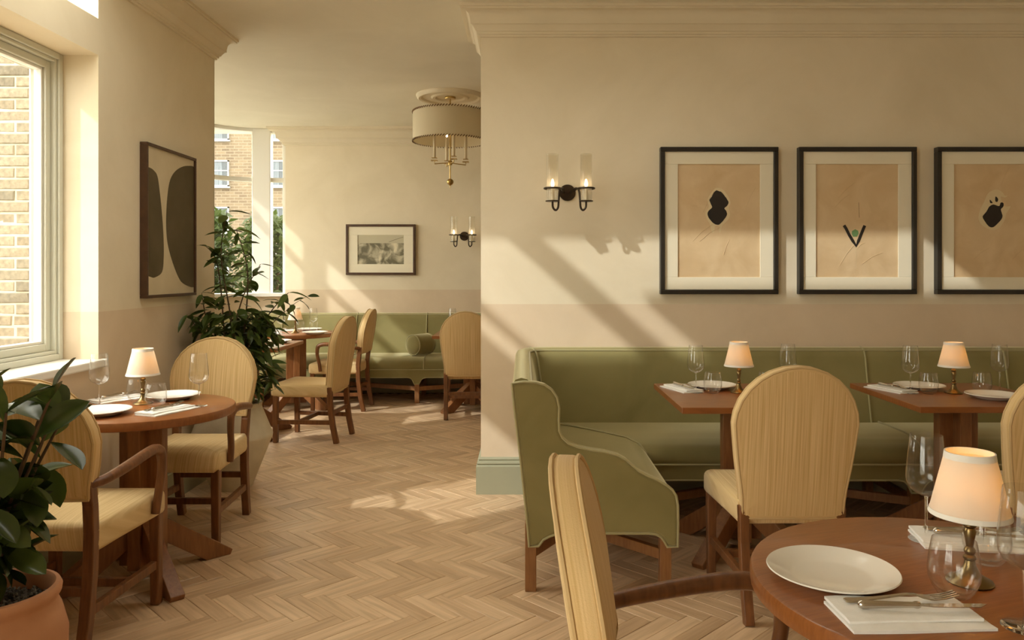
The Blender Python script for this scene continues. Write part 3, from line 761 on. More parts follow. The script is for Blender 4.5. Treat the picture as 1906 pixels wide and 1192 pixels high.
def mk_tumbler():
    t = thing('water_tumbler', 'x', 'glass')
    bo_ = [(.0008, .0004), (.024, .0004), (.029, .004), (.038, .018), (.0440, .034), (.0455, .048), (.0430, .074), (.0375, .104)]
    inn = [(.0369, .1043), (.0420, .074), (.0443, .048), (.0425, .034), (.036, .020), (.026, .0105), (.0008, .0085)]
    MB().lathe(bo_ + inn, 32).build('body', 'clear_glass', t, smooth=60)
    return t
def mk_plate():
    t = thing('dinner_plate', 'x', 'plate')
    MB().lathe([(0, .002), (.070, .002), (.074, .0), (.078, .002), (.104, .013), (.121, .020), (.1235, .0215), (.122, .0235), (.104, .0175), (.080, .008), (.070, .0055), (0, .0055)], 56).build('dish', 'porcelain', t, smooth=70)
    return t
def mk_napkin():
    t = thing('folded_napkin', 'x', 'napkin')
    rnd = random.Random(3)
    for k, (w_, d_, ox, oy, z0, h) in enumerate(((.245, .118, 0, 0, 0, .0075), (.232, .098, -.004, .012, .0072, .0065))):
        nx, ny = 12, 6; g_ = MB(); V = []; Fc = []
        for lay in (0, 1):
            for j in range(ny + 1):
                for i in range(nx + 1):
                    u, v = i / nx, j / ny; ed = min(u, 1 - u, v, 1 - v)
                    z = z0 + (h if lay else 0.0003); z += (rnd.uniform(-.0006, .0008) + .0012 * math.sin(u * 6 + k)) if lay else 0
                    if lay and ed == 0: z -= h * .35
                    V.append((ox + (u - .5) * w_, oy + (v - .5) * d_ + .004 * math.sin(u * 5 + k) * (v - .5), z))
        q = (nx + 1) * (ny + 1)
        for j in range(ny):
            for i in range(nx):
                a = j * (nx + 1) + i; Fc.append((a, a + nx + 1, a + nx + 2, a + 1)); Fc.append((q + a, q + a + 1, q + a + nx + 2, q + a + nx + 1))
        per = [i for i in range(nx + 1)] + [(j) * (nx + 1) + nx for j in range(1, ny + 1)] + [ny * (nx + 1) + i for i in range(nx - 1, -1, -1)] + [j * (nx + 1) for j in range(ny - 1, 0, -1)]
        for i in range(len(per)): a, c_ = per[i], per[(i + 1) % len(per)]; Fc.append((a, c_, q + c_, q + a))
        g_.add(V, Fc).build('fold', 'linen', t, smooth=50)
    return t
def strip(mb, pts, th):
    """pts: (x, halfwidth, z) along x"""
    V = []; Fc = []
    for x, hw, z in pts: V += [(x, -hw, z), (x, hw, z), (x, hw * .8, z + th), (x, -hw * .8, z + th)]
    for i in range(len(pts) - 1):
        a = i * 4; c_ = a + 4
        for k in range(4): Fc.append((a + k, a + (k + 1) % 4, c_ + (k + 1) % 4, c_ + k))
    Fc.append((0, 1, 2, 3)); Fc.append(tuple(len(V) - 4 + k for k in (3, 2, 1, 0))); return mb.add(V, Fc)
def mk_fork():
    t = thing('dinner_fork', 'x', 'fork')
    strip(MB(), [(-.098, .006, .001), (-.092, .0095, .001), (-.078, .0085, .001), (-.05, .0055, .003), (-.02, .0038, .006), (.012, .003, .010), (.030, .004, .009)], .0028).build('handle', 'steel', t, smooth=40)
    strip(MB(), [(.030, .004, .009), (.040, .0085, .006), (.052, .0115, .004), (.060, .0118, .0035)], .0022).build('head', 'steel', t, smooth=40)
    for k in range(4):
        y = -.0099 + k * .0066; mb = MB(); strip(mb, [(.058, .0019, .0035), (.080, .0018, .005), (.104, .0011, .011)], .0018)
        mb.v = [(a, c_ + y, z) for a, c_, z in mb.v]; mb.build('tine', 'steel', t, smooth=40)
    return t
def mk_knife():
    t = thing('dinner_knife', 'x', 'knife')
    MB().lathe([(0, -.108), (.0055, -.106), (.0078, -.100), (.0068, -.085), (.0055, -.045), (.0050, -.012), (.0062, -.008), (.0062, -.004), (.0045, 0), (0, 0)], 12, (0, 0, .0066), tilt=Matrix.Rotation(R(90), 3, 'Y')).build('handle', 'steel', t, smooth=50)
    prof = [(0, -.0045), (.02, -.0085), (.07, -.010), (.10, -.008), (.117, .004), (.108, .0055), (0, .0045)]
    MB().prism(prof, lambda a, c_, d: (a, c_, .0066 + d), -.0007, .0007).build('blade', 'steel', t, smooth=0)
    return t
def mk_lamp():
    t = thing('table_lamp', 'x', 'lamp')
    MB().lathe([(0, .0005), (.040, .0005), (.042, .003), (.040, .006), (.030, .010), (.018, .020), (.011, .034), (.009, .044), (.012, .047), (.012, .051), (.008, .055), (.0105, .060), (.0105, .064), (.0065, .070), (.0085, .085), (.0115, .100), (.0085, .106), (.012, .110), (.012, .115), (.008, .119), (.0055, .125), (.0055, .150), (0, .150)], 28).build('candlestick', 'antique_brass', t, smooth=40)
    prof = [(.0705, .132), (.0710, .1335), (.0435, .249), (.0430, .2505)]
    sh = MB().lathe(prof + [(.0415, .2505), (.0422, .248), (.0692, .1335), (.0693, .132)], 48, closed=True).build('shade', 'lamp_shade', t, smooth=50)
    MB().lathe([(.0722, .131), (.0725, .132), (.0705, .140), (.0690, .140), (.0702, .131)], 48, closed=True).build('trim', 'shade_trim', sh, smooth=30)
    MB().lathe([(.0460, .240), (.0442, .2525), (.0415, .2525), (.0425, .240)], 48, closed=True).build('trim', 'shade_trim', sh, smooth=30)
    for k in range(3):
        a = k * 2 * PI / 3; MB().tube([(.004 * math.cos(a), .004 * math.sin(a), .148), (.054 * math.cos(a), .054 * math.sin(a), .186)], .0012, 6).build('shade_arm', 'antique_brass', t)
    MB().lathe([(0, .150), (.007, .152), (.011, .172), (.0125, .192), (.009, .208), (0, .214)], 16).build('bulb', 'bulb_warm', t, smooth=60)
    return t
wine_p, tum_p, pl_p, nap_p, fork_p, knife_p, lamp_p = map(Proto, (mk_wine(), mk_tumbler(), mk_plate(), mk_napkin(), mk_fork(), mk_knife(), mk_lamp()))
def at(px, py, z=TZ):
    Y = F * (CH - z) / (py - VY); return ((px - VX) * Y / F, Y, z)
def setting(nap_xy, rz, where, flip=1):
    """napkin with fork and knife on it"""
    x, y = nap_xy; nap_p.put((x, y, TZ), rz, 'folded white napkin ' + where, 'folded napkins')
    c_, s_ = math.cos(rz), math.sin(rz)
    def loc(u, v): return (x + u * c_ - v * s_, y + u * s_ + v * c_, TZ + .0165)
    fork_p.put(loc(.0 * flip, .030), rz, 'steel fork on napkin ' + where, 'dinner forks')
    knife_p.put(loc(.02 * flip, -.004), rz + R(-3), 'steel knife on napkin ' + where, 'dinner knives')
# foreground round table
lamp_p.put((.862, 1.485, TZ), 0, 'small lit lamp with white cone shade on the foreground round table', 'table lamps')
pl_p.put((.603, 1.502, TZ), 0, 'white dinner plate on the foreground round table, left of the lamp', 'dinner plates')
setting((.667, 1.335), R(2), 'at the front of the foreground round table')
setting((1.00, 1.70), R(-10), 'behind the lamp on the foreground round table')
wine_p.put((.902, 1.722, TZ), 0, 'wine glass behind the lamp on the foreground round table', 'wine glasses')
wine_p.put((.846, 1.296, TZ), 0, 'wine glass cut off by the right edge, on the foreground round table', 'wine glasses')
tum_p.put((.798, 1.425, TZ), 0, 'stemless tumbler directly before the lamp on the foreground round table', 'water tumblers')
tum_p.put((.955, 1.585, TZ), 0, 'stemless tumbler behind the lamp stem on the foreground round table', 'water tumblers')
# round table by the window
tw = 'on the round table by the left window'
lamp_p.put((-1.735, 3.50, TZ), 0, 'small brass lamp with white shade ' + tw, 'table lamps')
pl_p.put((-1.785, 3.235, TZ), 0, 'white dinner plate nearest the viewer ' + tw, 'dinner plates')
pl_p.put((-1.665, 3.645, TZ), 0, 'white dinner plate before the facing armchair ' + tw, 'dinner plates')
setting((-1.53, 3.31), R(68), 'beside the near plate ' + tw)
setting((-1.90, 3.61), R(60), 'behind the lamp ' + tw)
wine_p.put((-1.895, 3.43, TZ), 0, 'wine glass before the window sill ' + tw, 'wine glasses')
wine_p.put((-1.455, 3.44, TZ), 0, 'wine glass against the facing armchair ' + tw, 'wine glasses')
tum_p.put((-1.635, 3.415, TZ), 0, 'stemless tumbler right of the lamp ' + tw, 'water tumblers')
tum_p.put((-1.795, 3.565, TZ), 0, 'stemless tumbler half hidden behind the lamp ' + tw, 'water tumblers')
# banquette tables
for (lx, ly), tx in (((1.072, 3.83), 'on the middle square table'), ((2.132, 3.81), 'on the right square table')):
    lamp_p.put((lx, ly, TZ), 0, 'small lit brass lamp with white shade ' + tx, 'table lamps')
    pl_p.put((lx - .10, ly + .14, TZ), 0, 'white dinner plate behind the lamp ' + tx, 'dinner plates')
    pl_p.put((lx + .10, ly - .16, TZ), 0, 'white dinner plate in front of the lamp ' + tx, 'dinner plates')
    setting((lx - .265, ly + .10), R(-72), 'left of the lamp ' + tx)
    wine_p.put((lx - .215, ly - .0, TZ), 0, 'wine glass left of the lamp ' + tx, 'wine glasses')
    wine_p.put((lx + .265, ly + .06, TZ), 0, 'wine glass right of the lamp ' + tx, 'wine glasses')
    tum_p.put((lx - .135, ly - .02, TZ), 0, 'stemless tumbler left of the lamp ' + tx, 'water tumblers')
    tum_p.put((lx + .14, ly - .0, TZ), 0, 'stemless tumbler right of the lamp ' + tx, 'water tumblers')
# back room
tb = 'on the back-room round table'
lamp_p.put((-2.255, 7.58, TZ), 0, 'small lamp with white shade ' + tb, 'table lamps')
pl_p.put((-2.03, 7.47, TZ), 0, 'white dinner plate nearest the armchair ' + tb, 'dinner plates')
pl_p.put((-2.20, 7.90, TZ), 0, 'white dinner plate at the back ' + tb, 'dinner plates')
setting((-2.44, 7.83), R(30), 'behind the lamp ' + tb)
setting((-2.50, 7.52), R(10), 'left of the lamp ' + tb)
wine_p.put((-2.36, 7.46, TZ), 0, 'wine glass left of the lamp ' + tb, 'wine glasses')
wine_p.put((-2.13, 7.78, TZ), 0, 'wine glass right of the lamp ' + tb, 'wine glasses')
tum_p.put((-2.10, 7.68, TZ), 0, 'stemless tumbler right of the lamp ' + tb, 'water tumblers')
tum_p.put((-2.26, 7.76, TZ), 0, 'stemless tumbler behind the lamp ' + tb, 'water tumblers')
tk = 'on the square table behind the tall plant'
pl_p.put((-2.10, 6.53, TZ), 0, 'white dinner plate ' + tk, 'dinner plates')
setting((-2.01, 6.15), R(85), tk)
tum_p.put((-2.28, 6.22, TZ), 0, 'stemless tumbler ' + tk, 'water tumblers')
wine_p.put((-2.37, 6.42, TZ), 0, 'wine glass ' + tk, 'wine glasses')
wine_p.put((-.72, 7.74, TZ), 0, 'wine glass above the straw chair beside the partition in the back room', 'wine glasses')

# ------------------------------------------------------------------ pictures
def blob(parent, nm, mt, pts, y, n=4, rough=.0, seed=1, jag=0):
    rnd = random.Random(seed); P = crom([(a, 0, c_) for a, c_ in pts], n, closed=True)
    P = [(p.x + rnd.uniform(-jag, jag), p.z + rnd.uniform(-jag, jag)) for p in P]
    return MB().prism(P, lambda a, c_, d: (a, y + d, c_), -.0006, 0).build(nm, mt, parent, smooth=0)
def picture(label, loc, rz, w_, h, fw, dp, fmat, mats, op):
    """local: x across, z up, front towards -y; loc = centre on the wall"""
    t = thing('framed_picture', label, 'picture', loc, rz)
    bb = MB(); x, z = w_ / 2, h / 2
    bb.box(-x, x, -dp, 0, z - fw, z).box(-x, x, -dp, 0, -z, -z + fw).box(-x, -x + fw, -dp, 0, -z + fw, z - fw).box(x - fw, x, -dp, 0, -z + fw, z - fw)
    bb.build('frame', fmat, t, smooth=0, bevel=.003)
    ox, oz = op
    if ox:
        m_ = MB(); y0, y1 = -dp + .014, -dp + .020; X2, Z2 = x - fw, z - fw
        m_.box(-X2, X2, y0, y1, oz, Z2).box(-X2, X2, y0, y1, -Z2, -oz).box(-X2, -ox, y0, y1, -oz, oz).box(ox, X2, y0, y1, -oz, oz)
        m_.build('mat_board', 'mat_board', t, smooth=0, bevel=.002)
        pr = MB().box(-ox - .01, ox + .01, -dp + .022, -dp + .026, -oz - .01, oz + .01).build('print', mats, t, smooth=0)
    else:
        pr = MB().box(-x + fw, x - fw, -dp + .012, -dp + .020, -z + fw, z - fw).build('canvas', mats, t, smooth=0)
    return t, pr
k = 4.64 / F
PW, PH = .714, .892; zc = (2.109 + 1.217) / 2
YF = -.045 + .022 - .0005
arts = []
for i, (x0, lab) in enumerate(((.827, 'black framed print of a black figure-eight ink blot, leftmost on the wall'),
                               (1.665, 'black framed print with a dark V mark and green dot, middle of the wall'),
                               (2.502, 'black framed print of a dark bud-like blot, cut by the right edge'))):
    t, pr = picture(lab, (x0 + PW / 2, WR, zc), 0, PW, PH, .027, .045, 'black_frame', 'kraft_paper', (.249, .343))
    arts.append((pr, x0 + PW / 2))
    if True:   # soft crumple lines: thin paper ridges
        rnd = random.Random(20 + i)
        for q in range(5):
            a = rnd.uniform(-.2, .2); c_ = rnd.uniform(-.3, .25); ln = rnd.uniform(.06, .16); an = rnd.uniform(.3, 1.2)
            MB().tube([(a, YF, c_), (a + ln * .5 * math.cos(an), YF, c_ + ln * .5 * math.sin(an) + .01), (a + ln * math.cos(an), YF, c_ + ln * math.sin(an))], .0014, 5).build('paper_crease', 'kraft_paper', pr)
def px(pic, x, y): return ((x - VX) * k - arts[pic][1], CH - (y - VY) * k - zc)
def zpts(pic, ox, oy, sc, pts): return [px(pic, ox + a / sc, oy + c_ / sc) for a, c_ in pts]
p1 = zpts(0, 1290, 320, 9.93, [(450, 335), (500, 350), (545, 365), (600, 430), (650, 500), (678, 560), (650, 620), (600, 670), (635, 720), (648, 790), (600, 870), (540, 940), (480, 978), (400, 950), (350, 900), (300, 830), (285, 760), (320, 700), (370, 650), (345, 580), (320, 515), (365, 450), (400, 380)])
h1 = zpts(0, 1290, 320, 9.93, [(450, 290), (560, 310), (660, 430), (715, 560), (680, 660), (705, 780), (660, 890), (560, 990), (535, 1100), (505, 1120), (500, 1010), (430, 1000), (410, 1110), (365, 1100), (330, 960), (265, 850), (250, 740), (310, 640), (285, 520), (330, 420), (390, 340)])
blob(arts[0][0], 'halo_wash', 'halo_wash', h1, YF, 3); blob(arts[0][0], 'ink_blot', 'ink', p1, YF - .0007, 3, jag=.0006)
def stroke(pic, pts, r_, mt, nm):
    mb = MB().tube([(a, 0, c_) for a, c_ in pts], r_, 10); mb.v = [(a, YF - .0006 + y * .06, c_) for a, y, c_ in mb.v]
    mb.build(nm, mt, arts[pic][0], smooth=60)
def zs(pts): return zpts(1, 1520, 370, 9.17, pts)
stroke(1, crom([(a, 0, c_) for a, c_ in []], 2) if False else zs([(497, 452), (530, 500), (590, 620), (650, 720), (708, 805), (745, 720), (790, 610), (830, 510), (855, 455)]), .0095, 'ink', 'v_mark')
blob(arts[1][0], 'green_dot', 'green_dot', zs([(690, 518), (740, 545), (748, 595), (720, 645), (655, 645), (630, 600), (635, 550)]), YF - .0006, 1)
stroke(1, zs([(700, 835), (705, 900), (706, 1180)]), .0012, 'halo_wash', 'chalk_line'); stroke(1, zs([(750, 60), (755, 180), (760, 320)]), .0010, 'stem_bark', 'pencil_line')
def z3(pts): return zpts(2, 1760, 300, 7.45, pts)
blob(arts[2][0], 'halo_wash', 'halo_wash', z3([(690, 400), (760, 390), (830, 430), (860, 475), (900, 470), (860, 500), (800, 490), (850, 620), (940, 625), (880, 720), (850, 830), (770, 930), (690, 955), (590, 920), (520, 860), (490, 770), (520, 660), (570, 560), (620, 450)]), YF, 3)
blob(arts[2][0], 'ink_blot', 'ink', z3([(700, 598), (780, 620), (800, 570), (840, 580), (835, 630), (805, 660), (810, 700), (825, 775), (770, 850), (700, 912), (640, 905), (585, 840), (550, 765), (600, 700), (640, 630)]), YF - .0007, 3, jag=.0005)
blob(arts[2][0], 'ink_fleck', 'ink', z3([(730, 485), (765, 520), (755, 560), (725, 550)]), YF - .0007, 3)
blob(arts[2][0], 'ink_fleck', 'ink', z3([(650, 530), (690, 575), (655, 575)]), YF - .0007, 3)

# painting on the left pier (front faces +x)
t, pr = picture('tall canvas with two dark umber lobes in a brown frame on the left pier', (WL, (4.18 + 4.81) / 2, (2.062 + 1.207) / 2), R(90), .632, .855, .017, .042, 'brown_frame', 'canvas_cream', (0, 0))
yq = -.042 + .0118
def q(u, v): return ((u - .5) * (.632 - .034), (.5 - v) * (.855 - .034))
# u along the canvas (0 = near edge), v from top
lob1 = [(0.0, .145), (.06, .145), (.13, .155), (.205, .19), (.256, .31), (.297, .45), (.325, .593), (.330, .736), (.297, .844), (.154, .882), (.07, .878), (0, .867)]
lob2 = [(1, .045), (.927, .045), (.747, .068), (.576, .119), (.465, .192), (.411, .299), (.385, .428), (.385, .555), (.422, .662), (.52, .778), (.643, .882), (.747, .928), (.914, .957), (1, .96)]
def lobe(nm, pts):
    P = [(p.x, p.z) for p in crom([(q(u, v)[0], 0, q(u, v)[1]) for u, v in pts], 5)]
    MB().prism(P, lambda a, c_, d: (a, yq + d, c_), -.0008, .0).build(nm, 'canvas_umber', pr, smooth=0)
lobe('painted_lobe', lob1); lobe('painted_lobe', lob2)
# landscape print in the back room
t, pr = picture('small landscape photograph in a brown frame on the far wall', ((-1.985 - 1.209) / 2, 8.6, (1.885 + 1.32) / 2), 0, .776, .565, .026, .04, 'brown_frame', 'grey_print', (.258, .162))
MB().box(-.258, .258, -.04 + .0205, -.04 + .0218, .072, .162).build('print_sky', 'print_sky', pr, smooth=0)
MB().tube([(.09, -.0197, .085), (.15, -.0197, .108), (.25, -.0197, .14)], .0018, 5).build('branch_line', 'canvas_umber', pr)

# ------------------------------------------------------------------ wall sconces
def mk_sconce():
    t = thing('wall_sconce', 'x', 'sconce')
    MB().lathe([(0, 0), (.050, 0), (.050, .010), (.046, .014), (0, .016)], 32, tilt=Matrix.Rotation(R(90), 3, 'X')).build('backplate', 'bronze', t, smooth=40)
    for s_ in (-1, 1):
        x = .098 * s_; y = -.20; a = MB()
        a.tube(crom([(.022 * s_, -.010, .0), (.035 * s_, -.12, .012), (.055 * s_, -.185, .0), (.062 * s_, y, -.06), (.066 * s_, y, -.105), (.080 * s_, y, -.122), (.096 * s_, y, -.105), (x, y, -.070)], 6), .0065, 8).build('arm', 'bronze', t, smooth=60)
        MB().lathe([(0, -.072), (.040, -.072), (.042, -.068), (.040, -.066), (0, -.066)], 28, (x, y, 0)).build('cup_plate', 'bronze', t, smooth=40)
        MB().tube([(x + .048 * math.cos(2 * PI * k_ / 28), y + .048 * math.sin(2 * PI * k_ / 28), .005) for k_ in range(28)], .0058, 8, closed=True).build('ring', 'bronze', t, smooth=60)
        MB().tube([(.030 * s_, -.03, .005), (x - .046 * s_, y, .005)], .005, 8).build('ring_arm', 'bronze', t)
        MB().lathe([(.034, -.066), (.034, .205), (.0325, .205), (.0325, -.066)], 32, (x, y, 0), closed=True).build('glass_tube', 'hurricane_glass', t, smooth=40)
        c_ = MB().lathe([(0, -.066), (.011, -.066), (.011, .012), (0, .012)], 16, (x, y, 0)).build('candle_sleeve', 'candle_sleeve', t, smooth=40)
        MB().lathe([(0, .012), (.006, .013), (.0105, .026), (.0095, .040), (.004, .058), (0, .062)], 16, (x, y, 0)).build('bulb', 'candle_bulb', t, smooth=60)
    return t
sc_p = Proto(mk_sconce())
sc_p.put((.266, WR, 1.835), 0, 'dark bronze double candle sconce left of the three framed prints', 'wall sconces')
sc_p.put((-.667, 8.6, 1.753), 0, 'dark bronze double candle sconce on the far wall beside the partition', 'wall sconces')

# ------------------------------------------------------------------ pendant in the back room
pc = (-.669, 6.98, ZC)
struct('trim_4', MB().lathe([(0, -.012), (.12, -.012), (.135, -.026), (.16, -.028), (.175, -.016), (.25, -.014), (.262, -.030), (.285, -.034), (.30, -.024), (.308, -.008), (.308, 0), (0, 0)], 64, pc), 'cornice_plaster', smooth=30)
ch = thing('pendant_light', 'brass pendant with cream drum shade and candle arms in the back room', 'pendant', pc)
MB().lathe([(0, -.032), (.048, -.032), (.050, -.028), (.050, -.014), (.040, -.010), (0, -.010)], 32).build('canopy', 'brass', ch, smooth=40)
MB().lathe([(.006, -.76), (.006, -.032)], 12).build('stem', 'brass', ch, smooth=60)
RS = .337
sh = MB().lathe([(RS, -.415), (RS, -.155), (RS - .004, -.155), (RS - .004, -.415)], 72, closed=True).build('drum_shade', 'drum_shade', ch, smooth=40)
for zz in (-.155, -.415):
    for k_ in range(84):
        a = 2 * PI * k_ / 84; da = .024
        MB().tube([((RS + .003) * math.cos(a - da), (RS + .003) * math.sin(a - da), zz - .008), ((RS + .004) * math.cos(a), (RS + .004) * math.sin(a), zz), ((RS - .001) * math.cos(a + da), (RS - .001) * math.sin(a + da), zz + .008)], .0042, 5).build('stitch', 'stitch_cord', sh, smooth=60) if k_ == 0 else None
        if k_ == 0: s0 = [c for c in sh.children][-1]
        else:
            c_ = s0.copy(); C.objects.link(c_); c_.parent = sh; c_.rotation_euler = (0, 0, a)
for k_ in range(3):
    a = k_ * 2 * PI / 3 + .3; MB().tube([(0, 0, -.16), (RS * math.cos(a), RS * math.sin(a), -.16)], .003, 6).build('shade_spoke', 'brass', ch)
MB().lathe([(0, -.635), (.016, -.632), (.020, -.618), (.020, -.600), (.012, -.590), (0, -.588)], 20).build('hub', 'brass', ch, smooth=40)
MB().lathe([(0, -.845), (.003, -.835), (.003, -.818), (.008, -.814), (.022, -.805), (.030, -.790), (.030, -.776), (.022, -.762), (.008, -.755), (0, -.752)], 24).build('finial_ball', 'brass', ch, smooth=50)
for k_ in range(4):
    a = R(18) + k_ * PI / 2; ca, sa = math.cos(a), math.sin(a); rr = .145
    MB().tube([(.012 * ca, .012 * sa, -.612), (rr * ca, rr * sa, -.625), (rr * ca, rr * sa, -.60)], .0045, 8).build('arm', 'brass', ch)
    bb = MB()
    bb.box(rr * ca - .030, rr * ca + .030, rr * sa - .030, rr * sa + .030, -.600, -.594).box(rr * ca - .024, rr * ca + .024, rr * sa - .024, rr * sa + .024, -.575, -.570)
    bb.build('drip_plate', 'brass', ch, smooth=0, bevel=.002)
    MB().lathe([(0, -.57), (.013, -.57), (.013, -.355), (0, -.355)], 16, (rr * ca, rr * sa, 0)).build('candle', 'candle_sleeve', ch, smooth=40)
    MB().lathe([(0, -.355), (.006, -.352), (.010, -.338), (.008, -.322), (0, -.305)], 14, (rr * ca, rr * sa, 0)).build('bulb', 'candle_bulb', ch, smooth=60)

# ------------------------------------------------------------------ plants
def leaf_mesh(nm, ln, wd, cup, droop, mt, n=6, pw=.9):
    V = []; Fc = []
    for i in range(n + 1):
        t_ = i / n; hw = wd * (math.sin(PI * t_ ** pw) ** .68) if 0 < t_ < 1 else .0008; x = ln * t_; z = -droop * t_ * t_
        V += [(x, -hw, z + cup * hw), (x, -hw * .5, z + cup * hw * .3), (x, 0, z), (x, hw * .5, z + cup * hw * .3), (x, hw, z + cup * hw)]
    for i in range(n):
        for k_ in range(4): a = i * 5 + k_; Fc.append((a, a + 1, a + 6, a + 5))
    o = MB().add(V, Fc).build(nm, mt, None, smooth=80); me = o.data; bpy.data.objects.remove(o); return me
def add_leaf(parent, me, pos, direc, roll, sc, nm='leaf'):
    d = Vector(direc).normalized(); up = Vector((0, 0, 1)); y = up.cross(d)
    if y.length < .05: y = Vector((0, 1, 0))
    y.normalize(); z = d.cross(y); m3 = Matrix((d, y, z)).transposed() @ Matrix.Rotation(roll, 3, 'X')
    o = bpy.data.objects.new(nm, me); C.objects.link(o); o.parent = parent
    o.matrix_local = Matrix.Translation(pos) @ m3.to_4x4() @ Matrix.Scale(sc, 4); return o
# 1) broad-leaved plant in terracotta pot (left foreground)
fp = thing('potted_ficus', 'dark broad-leaved plant in the terracotta pot, bottom left corner', 'potted plant', (-1.52, 2.2, 0))
MB().lathe([(0, .0), (.105, 0), (.120, .01), (.160, .12), (.186, .23), (.188, .30), (.172, .365), (.160, .392), (.163, .402), (.170, .414), (.172, .428), (.166, .440), (.155, .442), (.146, .432), (.142, .405), (.140, .37), (0, .37)], 56).build('pot', 'terracotta', fp, smooth=50)
MB().lathe([(0, .368), (.143, .372), (.143, .384), (.08, .390), (0, .392)], 40).build('soil', 'soil', fp, smooth=40)
rnd = random.Random(5)
gv = MB()
for _ in range(420):
    a = rnd.uniform(0, 2 * PI); r_ = .136 * math.sqrt(rnd.random()); s_ = rnd.uniform(.004, .008); c_ = Vector((r_ * math.cos(a), r_ * math.sin(a), .391 + rnd.uniform(0, .006)))
    e = Euler((rnd.uniform(0, 3), rnd.uniform(0, 3), 0)).to_matrix()
    V = [c_ + e @ Vector(v) * s_ for v in ((1, 0, 0), (-1, 0, 0), (0, 1, 0), (0, -1, 0), (0, 0, .8), (0, 0, -.8))]
    gv.add(V, [(0, 2, 4), (2, 1, 4), (1, 3, 4), (3, 0, 4), (2, 0, 5), (1, 2, 5), (3, 1, 5), (0, 3, 5)])
gvo = gv.build('gravel', 'gravel', fp, smooth=0); gvo['kind'] = 'stuff'
fm = [leaf_mesh('leaf', .150, .040, .28, .03, 'ficus_leaf', 9, 1.25), leaf_mesh('leaf', .140, .045, .15, .05, 'ficus_leaf', 9, 1.2), leaf_mesh('leaf', .158, .041, .40, .015, 'ficus_leaf', 9, 1.3)]
branches = []
for i in range(14):
    a = i * 2.4 + .3; rr = rnd.uniform(.06, .25); hz = rnd.uniform(.64, 1.03)
    P = crom([(rnd.uniform(-.02, .02), rnd.uniform(-.02, .02), .385), (.3 * rr * math.cos(a), .3 * rr * math.sin(a), .385 + (hz - .385) * .5), (rr * math.cos(a), rr * math.sin(a), hz)], 6)
    MB().tube(P, [.008 - .005 * j / len(P) for j in range(len(P))], 7).build('branch', 'stem_bark', fp, smooth=60); branches.append(P)
for bi, P in enumerate(branches):
    for j in range(10):
        t_ = .36 + .64 * j / 9; p = P[min(int(t_ * (len(P) - 1)), len(P) - 1)]
        a = j * 2.4 + bi; el = rnd.choice((rnd.uniform(-1.05, -.35), rnd.uniform(-.35, .25), rnd.uniform(.35, .9))) if j < 8 else rnd.uniform(.3, 1.2)
        d = (math.cos(a) * math.cos(el), math.sin(a) * math.cos(el), math.sin(el))
        add_leaf(fp, rnd.choice(fm), p, d, rnd.uniform(-.7, .7), rnd.uniform(.72, 1.08))
# 2) tall plant in beige angular planter
tp = thing('potted_shrub', 'tall wispy green plant in the angular beige planter beside the pier', 'potted plant', (-1.835, 4.83, 0))
MB().lathe([(0, 0), (.118, 0), (.124, .006), (.245, .315), (.246, .33), (.240, .345), (.178, .505), (.182, .530), (.176, .533), (.160, .530), (.156, .50), (.165, .46), (0, .46)], 56).build('planter', 'beige_stone', tp, smooth=30)
MB().lathe([(0, .455), (.166, .46), (.163, .475), (0, .482)], 36).build('soil', 'soil', tp, smooth=40)
sm = [leaf_mesh('leaf', .115, .019, .2, .03, 'shrub_leaf', 5), leaf_mesh('leaf', .13, .017, .3, .05, 'shrub_leaf', 5), leaf_mesh('leaf', .10, .024, .15, .02, 'shrub_leaf', 5)]
rnd = random.Random(11)
def stem(pts, r0, leaves, lo=.25, sc=(.7, 1.1), el_rng=(-.5, .5)):
    P = crom(pts, 7); MB().tube(P, [r0 * (1 - .75 * j / len(P)) for j in range(len(P))], 6).build('stem', 'stem_bark', tp, smooth=60)
    for j in range(leaves):
        t_ = lo + (1 - lo) * j / max(1, leaves - 1); p = P[min(int(t_ * (len(P) - 1)), len(P) - 1)]
        a = j * 2.4 + rnd.uniform(-.4, .4); el = rnd.uniform(*el_rng)
        d = (math.cos(a) * math.cos(el), math.sin(a) * math.cos(el), math.sin(el))
        if p.x + d[0] * .14 < -.235: d = (abs(d[0]), d[1], d[2])
        add_leaf(tp, rnd.choice(sm), p, d, rnd.uniform(-.6, .6), rnd.uniform(*sc))
tall = [((.02, 0, .47), (.0, .0, 1.0), (-.06, -.02, 1.45), (-.03, .0, 1.73)), ((-.03, .02, .47), (-.07, .05, 1.0), (-.10, .02, 1.4), (-.17, .0, 1.52)),
        ((.03, .02, .47), (.06, .05, .95), (.08, .05, 1.35), (.02, .02, 1.62)), ((0, -.03, .47), (.03, -.08, .9), (.10, -.08, 1.2), (.20, -.06, 1.40)),
        ((.01, .04, .47), (.10, .08, .9), (.22, .08, 1.1), (.34, .05, 1.22)), ((-.02, -.02, .47), (-.10, -.06, .85), (-.15, -.05, 1.1), (-.19, .0, 1.22))]
for s_ in tall: stem(s_, .007, 17, .42, (.8, 1.25))
for i in range(15):
    a = i * 2.4; r_ = rnd.uniform(.16, .31); hz = rnd.uniform(.82, 1.08)
    if r_ * math.cos(a) < -.2: r_ = .2
    stem([(.04 * math.cos(a), .04 * math.sin(a), .47), (.35 * r_ * math.cos(a), .35 * r_ * math.sin(a), .5 + (hz - .47) * .7), (.8 * r_ * math.cos(a), .8 * r_ * math.sin(a), hz), (r_ * math.cos(a) , r_ * math.sin(a), hz - .10)], .005, 12, .35, (.75, 1.15), (-.9, .2))
stem([(.05, 0, .47), (.15, -.02, .62), (.24, -.03, .70), (.29, -.05, .62)], .004, 10, .3, (.7, 1.0), (-.6, .1))
